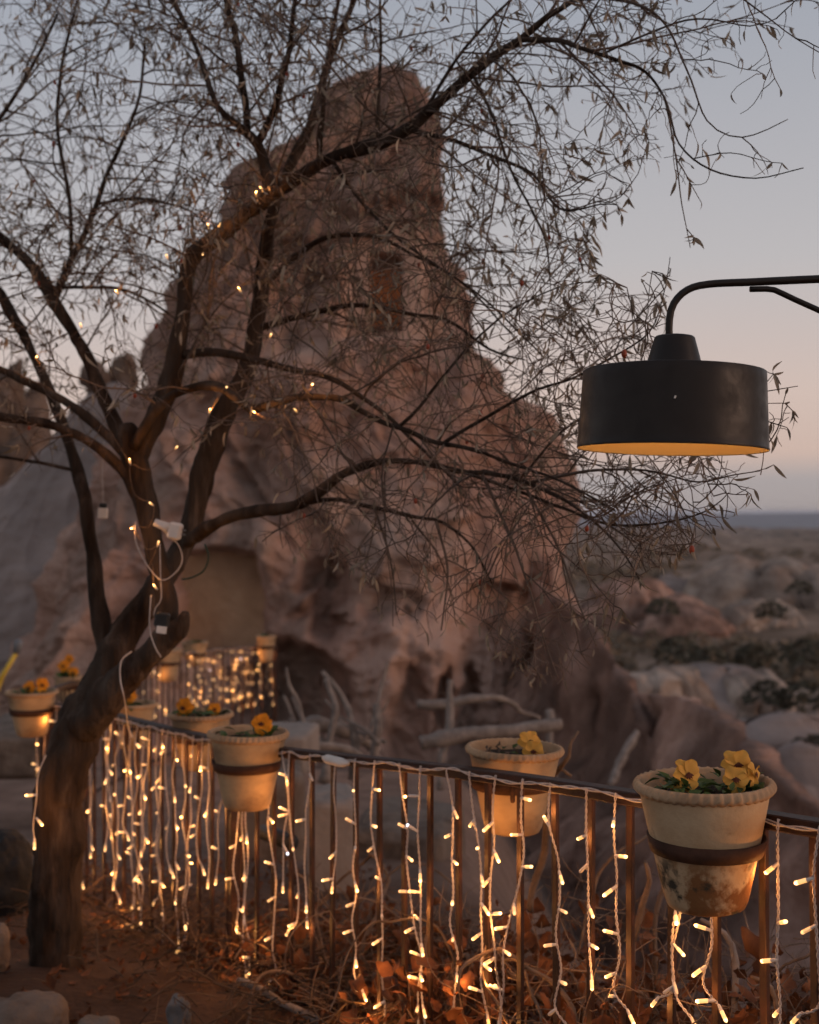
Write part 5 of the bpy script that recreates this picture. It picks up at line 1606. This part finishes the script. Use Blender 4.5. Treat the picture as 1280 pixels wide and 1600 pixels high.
# ------------------------------------------------------------------ logs and driftwood beyond the railing
def log(pts, label, mat='drift', sides=12, name='driftwood', cat='branch', group='weathered wood lying behind the railing'):
    c = catmull([(P(x, y, d), w / 2 / FPX * d) for x, y, d, w in pts], 0.05)
    arr = np.array([tuple(a) for a, _ in c])
    arr += np.stack([fbm(arr * 2.2 + o_, 3, 5) for o_ in (0, 9, 18)], -1) * 0.035
    mb = MB()
    rs = np.array([b for _, b in c]) * (0.85 + .22 * fbm(arr * 7, 3, 6))
    tube(mb, [Vector(a) for a in arr], list(rs), sides)
    o = link(name, mb.mesh(name), mats=[M[mat]]); tag(o, label, cat, group)
    return o
log([(650, 1108, 11, 16), (700, 1101, 11, 18), (765, 1090, 11, 14), (800, 1096, 11.1, 10), (822, 1115, 11.2, 8), (850, 1122, 11.3, 6)], 'pale crooked log, the upper of two lying behind the middle pot')
log([(655, 1158, 10.2, 26), (740, 1148, 10.2, 26), (820, 1134, 10.3, 26), (885, 1124, 10.4, 20)], 'thick pale log, the lower of two lying behind the middle pot')
log([(440, 1148, 9.5, 26), (490, 1128, 9.6, 30), (540, 1140, 9.7, 26), (590, 1170, 9.8, 16)], 'thick arched driftwood limb left of the rock buttress')
log([(505, 1220, 9.2, 22), (512, 1160, 9.3, 18), (520, 1100, 9.4, 15), (508, 1062, 9.5, 9)], 'upright grey driftwood limb leaning among the arched ones')
log([(555, 1210, 9.4, 20), (548, 1140, 9.4, 17), (530, 1080, 9.5, 12), (500, 1048, 9.6, 7)], 'forked grey driftwood limb rising against the rock foot')
log([(585, 1200, 9.3, 18), (582, 1150, 9.3, 16), (586, 1098, 9.4, 12)], 'short upright grey driftwood stump right of the forked limb')
log([(460, 1190, 9.0, 18), (500, 1165, 9.1, 15), (560, 1185, 9.2, 12), (600, 1215, 9.3, 9)], 'low bent driftwood limb in front of the tangle')
rd = random.Random(8)
ORD = ['leftmost', 'second', 'third', 'fourth', 'fifth', 'sixth', 'seventh', 'eighth', 'ninth', 'tenth', 'eleventh', 'rightmost']
for k in range(12):
    x_, y_ = 458 + 13 * k + rd.uniform(-3, 3), rd.uniform(1130, 1215)
    a_ = rd.uniform(-1.3, 1.3) - 1.57
    L_ = rd.uniform(50, 120); bx_ = rd.uniform(-30, 30)
    d_ = rd.uniform(8.8, 9.9)
    log([(x_, y_, d_, rd.uniform(7, 13)), (x_ + math.cos(a_) * L_ * .5 + bx_ * .4, y_ + math.sin(a_) * L_ * .5, d_ + .1, rd.uniform(6, 10)), (x_ + math.cos(a_) * L_ + bx_, y_ + math.sin(a_) * L_, d_ + .2, 4)],
        ('%s of the thin grey sticks in the driftwood tangle' if k in (0, 11) else '%s thin grey stick from the left in the driftwood tangle') % ORD[k], sides=7)
log([(690, 1235, 10.4, 17), (697, 1150, 10.6, 15), (704, 1062, 10.8, 11)], 'thin leaning post holding the left ends of the two pale logs')
log([(868, 1260, 10.2, 17), (862, 1180, 10.5, 16), (858, 1108, 10.7, 13)], 'short rough post holding the right ends of the two pale logs')
log([(952, 1222, 14.6, 17), (975, 1185, 14.9, 17), (998, 1148, 15.2, 13)], 'slanting pale log end against the dark spur')
log([(830, 1410, 4.2, 14), (842, 1340, 4.15, 13), (856, 1285, 4.1, 12), (862, 1235, 4.0, 13), (880, 1218, 3.9, 12), (898, 1196, 3.85, 9), (896, 1172, 3.85, 7), (905, 1152, 3.85, 6)],
    'gnarled dry vine stem climbing behind the rail beside the middle pot', 'vine', name='vine_stem')
log([(840, 1228, 3.9, 9), (858, 1222, 3.9, 11), (885, 1214, 3.9, 8), (902, 1225, 3.9, 5)], 'short knobbly vine stub crossing under the middle pot', 'vine', name='vine_stem')
log([(992, 1480, 3.5, 14), (1004, 1420, 3.5, 12), (1020, 1380, 3.5, 10), (1012, 1350, 3.5, 6)], 'broken vine stub standing left of the largest pot', 'vine', name='vine_stem')
log([(1150, 1600, 3.4, 16), (1148, 1510, 3.45, 15), (1130, 1460, 3.5, 12), (1095, 1440, 3.5, 9)], 'bent grey vine stem rising below the largest pot', 'drift', name='vine_stem')
log([(360, 1538, 4.5, 12), (430, 1566, 4.4, 15), (500, 1600, 4.3, 16), (540, 1625, 4.2, 14)], 'long grey pole lying on the ground in front of the railing', 'drift', name='pole', cat='pole', group=None)
mb = MB()
c = [P(412, 1300, 5.6), P(430, 1306, 5.5), P(452, 1316, 5.4)]
tube(mb, c, [.034, .034, .034], 14); tube(mb, [c[2], c[2] + (c[2] - c[1]) * .12], [.038, .038], 14)
o = link('pipe', mb.mesh('pipe'), mats=[M['black']]); tag(o, 'short black pipe poking out behind the balusters near the orange-bloom pot', 'pipe')

def block(x0, x1, y0, y1, d, dep, mat, label, name='stone_block', cat='stone block', rot=0.0, jit=0.03, seed=0):
    a, b = P(x0, y1, d), P(x1, y0, d)
    c = (a + b) / 2 + Vector((0, dep / 2, 0))
    o = link(name, blob_mesh(name, c, ((b.x - a.x) / 2, dep / 2, (b.z - a.z) / 2), jit, 1.4, 90 + seed, nu=96, nv=60, box_=9, rot=rot), mats=[M[mat]])
    tag(o, label, cat)
block(474, 552, 1252, 1440, 6.6, 0.5, 'block', 'pale upright stone block seen through the balusters', rot=.1, seed=1)
block(400, 486, 1150, 1215, 8.2, 0.6, 'block', 'pale low stone block behind the rail right of the orange-bloom pot', rot=-.1, seed=2)
block(352, 470, 1215, 1420, 7.6, 0.6, 'stone', 'large grey stone block behind the railing below the orange-bloom pot', rot=.1, seed=3)
block(-60, 62, 1150, 1222, 9.2, 1.2, 'stone', 'pale stone bench at the left edge below the pot', name='stone_bench', cat='bench', rot=.1, seed=4)
block(560, 720, 1300, 1420, 7.8, 1.0, 'stone', 'broad pinkish stone behind the balusters in the middle', rot=-.2, seed=5, jit=.07)

for i, (x0, x1, y0, y1, d, mt, lb) in enumerate([
        (-40, 104, 1562, 1650, 4.25, 'stone', 'large pale flat stone at the bottom left corner'), (-30, 14, 1448, 1520, 4.7, 'stone', 'pale rounded stone at the left edge by the trunk'),
        (262, 298, 1560, 1625, 4.3, 'stone_dark', 'grey wedge stone at the bottom left of the railing'), (120, 186, 1590, 1630, 4.1, 'stone', 'thin pale stone slab at the bottom edge'),
        (92, 112, 1556, 1572, 4.6, 'stone', 'small pale pebble on the dirt right of the flat stone')]):
    rock_px('stone', x0, x1, y0, y1, d, M[mt], lb, 'stone', seed=70 + i, amp=.16, box_=3.0)

# black bag slumped on the path at the left edge
mb_ = blob_mesh('bag', Vector((P(4, 1318, 6.2).x, 6.2, gz(P(4, 1318, 6.2).x, 6.2) + 0.15)), (0.15, 0.14, 0.23), .16, 1.2, 55, box_=2.4)
o = link('bag', mb_, mats=[M['bag']]); tag(o, 'black slumped bag on the path at the left edge', 'bag')
# slanting yellow rod with a grey head, against the rock at the left edge
root = empty('yellow_rod', P(2, 1072, 11)); tag(root, 'slanting yellow rod with a grey head at the left edge above the pot', 'rod')
mb = MB(); tube(mb, [P(-62, 1268, 11), P(-6, 1085, 11), P(4, 1056, 11), P(27, 1018, 11)], [.016, .016, .022, .018], 12); link('rod', mb.mesh('rod'), root, [M['yellow']])
mb = MB(); tube(mb, [P(25, 1020, 11), P(29, 1008, 11), P(30, 1000, 11)], [.03, .04, .03], 12); link('head', mb.mesh('head'), root, [M['grey_paint']])

# ------------------------------------------------------------------ evening haze over the plain
mb = MB()
box(mb, (0, 6000, (-420 + 13) / 2), 26000, 32000, 433)
hz = bpy.data.meshes.new('haze'); hz = mb.mesh('haze')
hm = bpy.data.materials.new('evening_haze'); hm.use_nodes = True
hn = hm.node_tree.nodes; hn.clear()
ho = hn.new('ShaderNodeOutputMaterial'); pv = hn.new('ShaderNodeVolumePrincipled')
pv.inputs['Color'].default_value = (0.72, 0.78, 0.90, 1); pv.inputs['Density'].default_value = 0.00009
pv.inputs['Anisotropy'].default_value = 0.2
hm.node_tree.links.new(pv.outputs[0], ho.inputs['Volume'])
USE_HAZE = True
if USE_HAZE:
    o = link('haze', hz, mats=[hm], smooth=False); tag(o, kind='stuff')
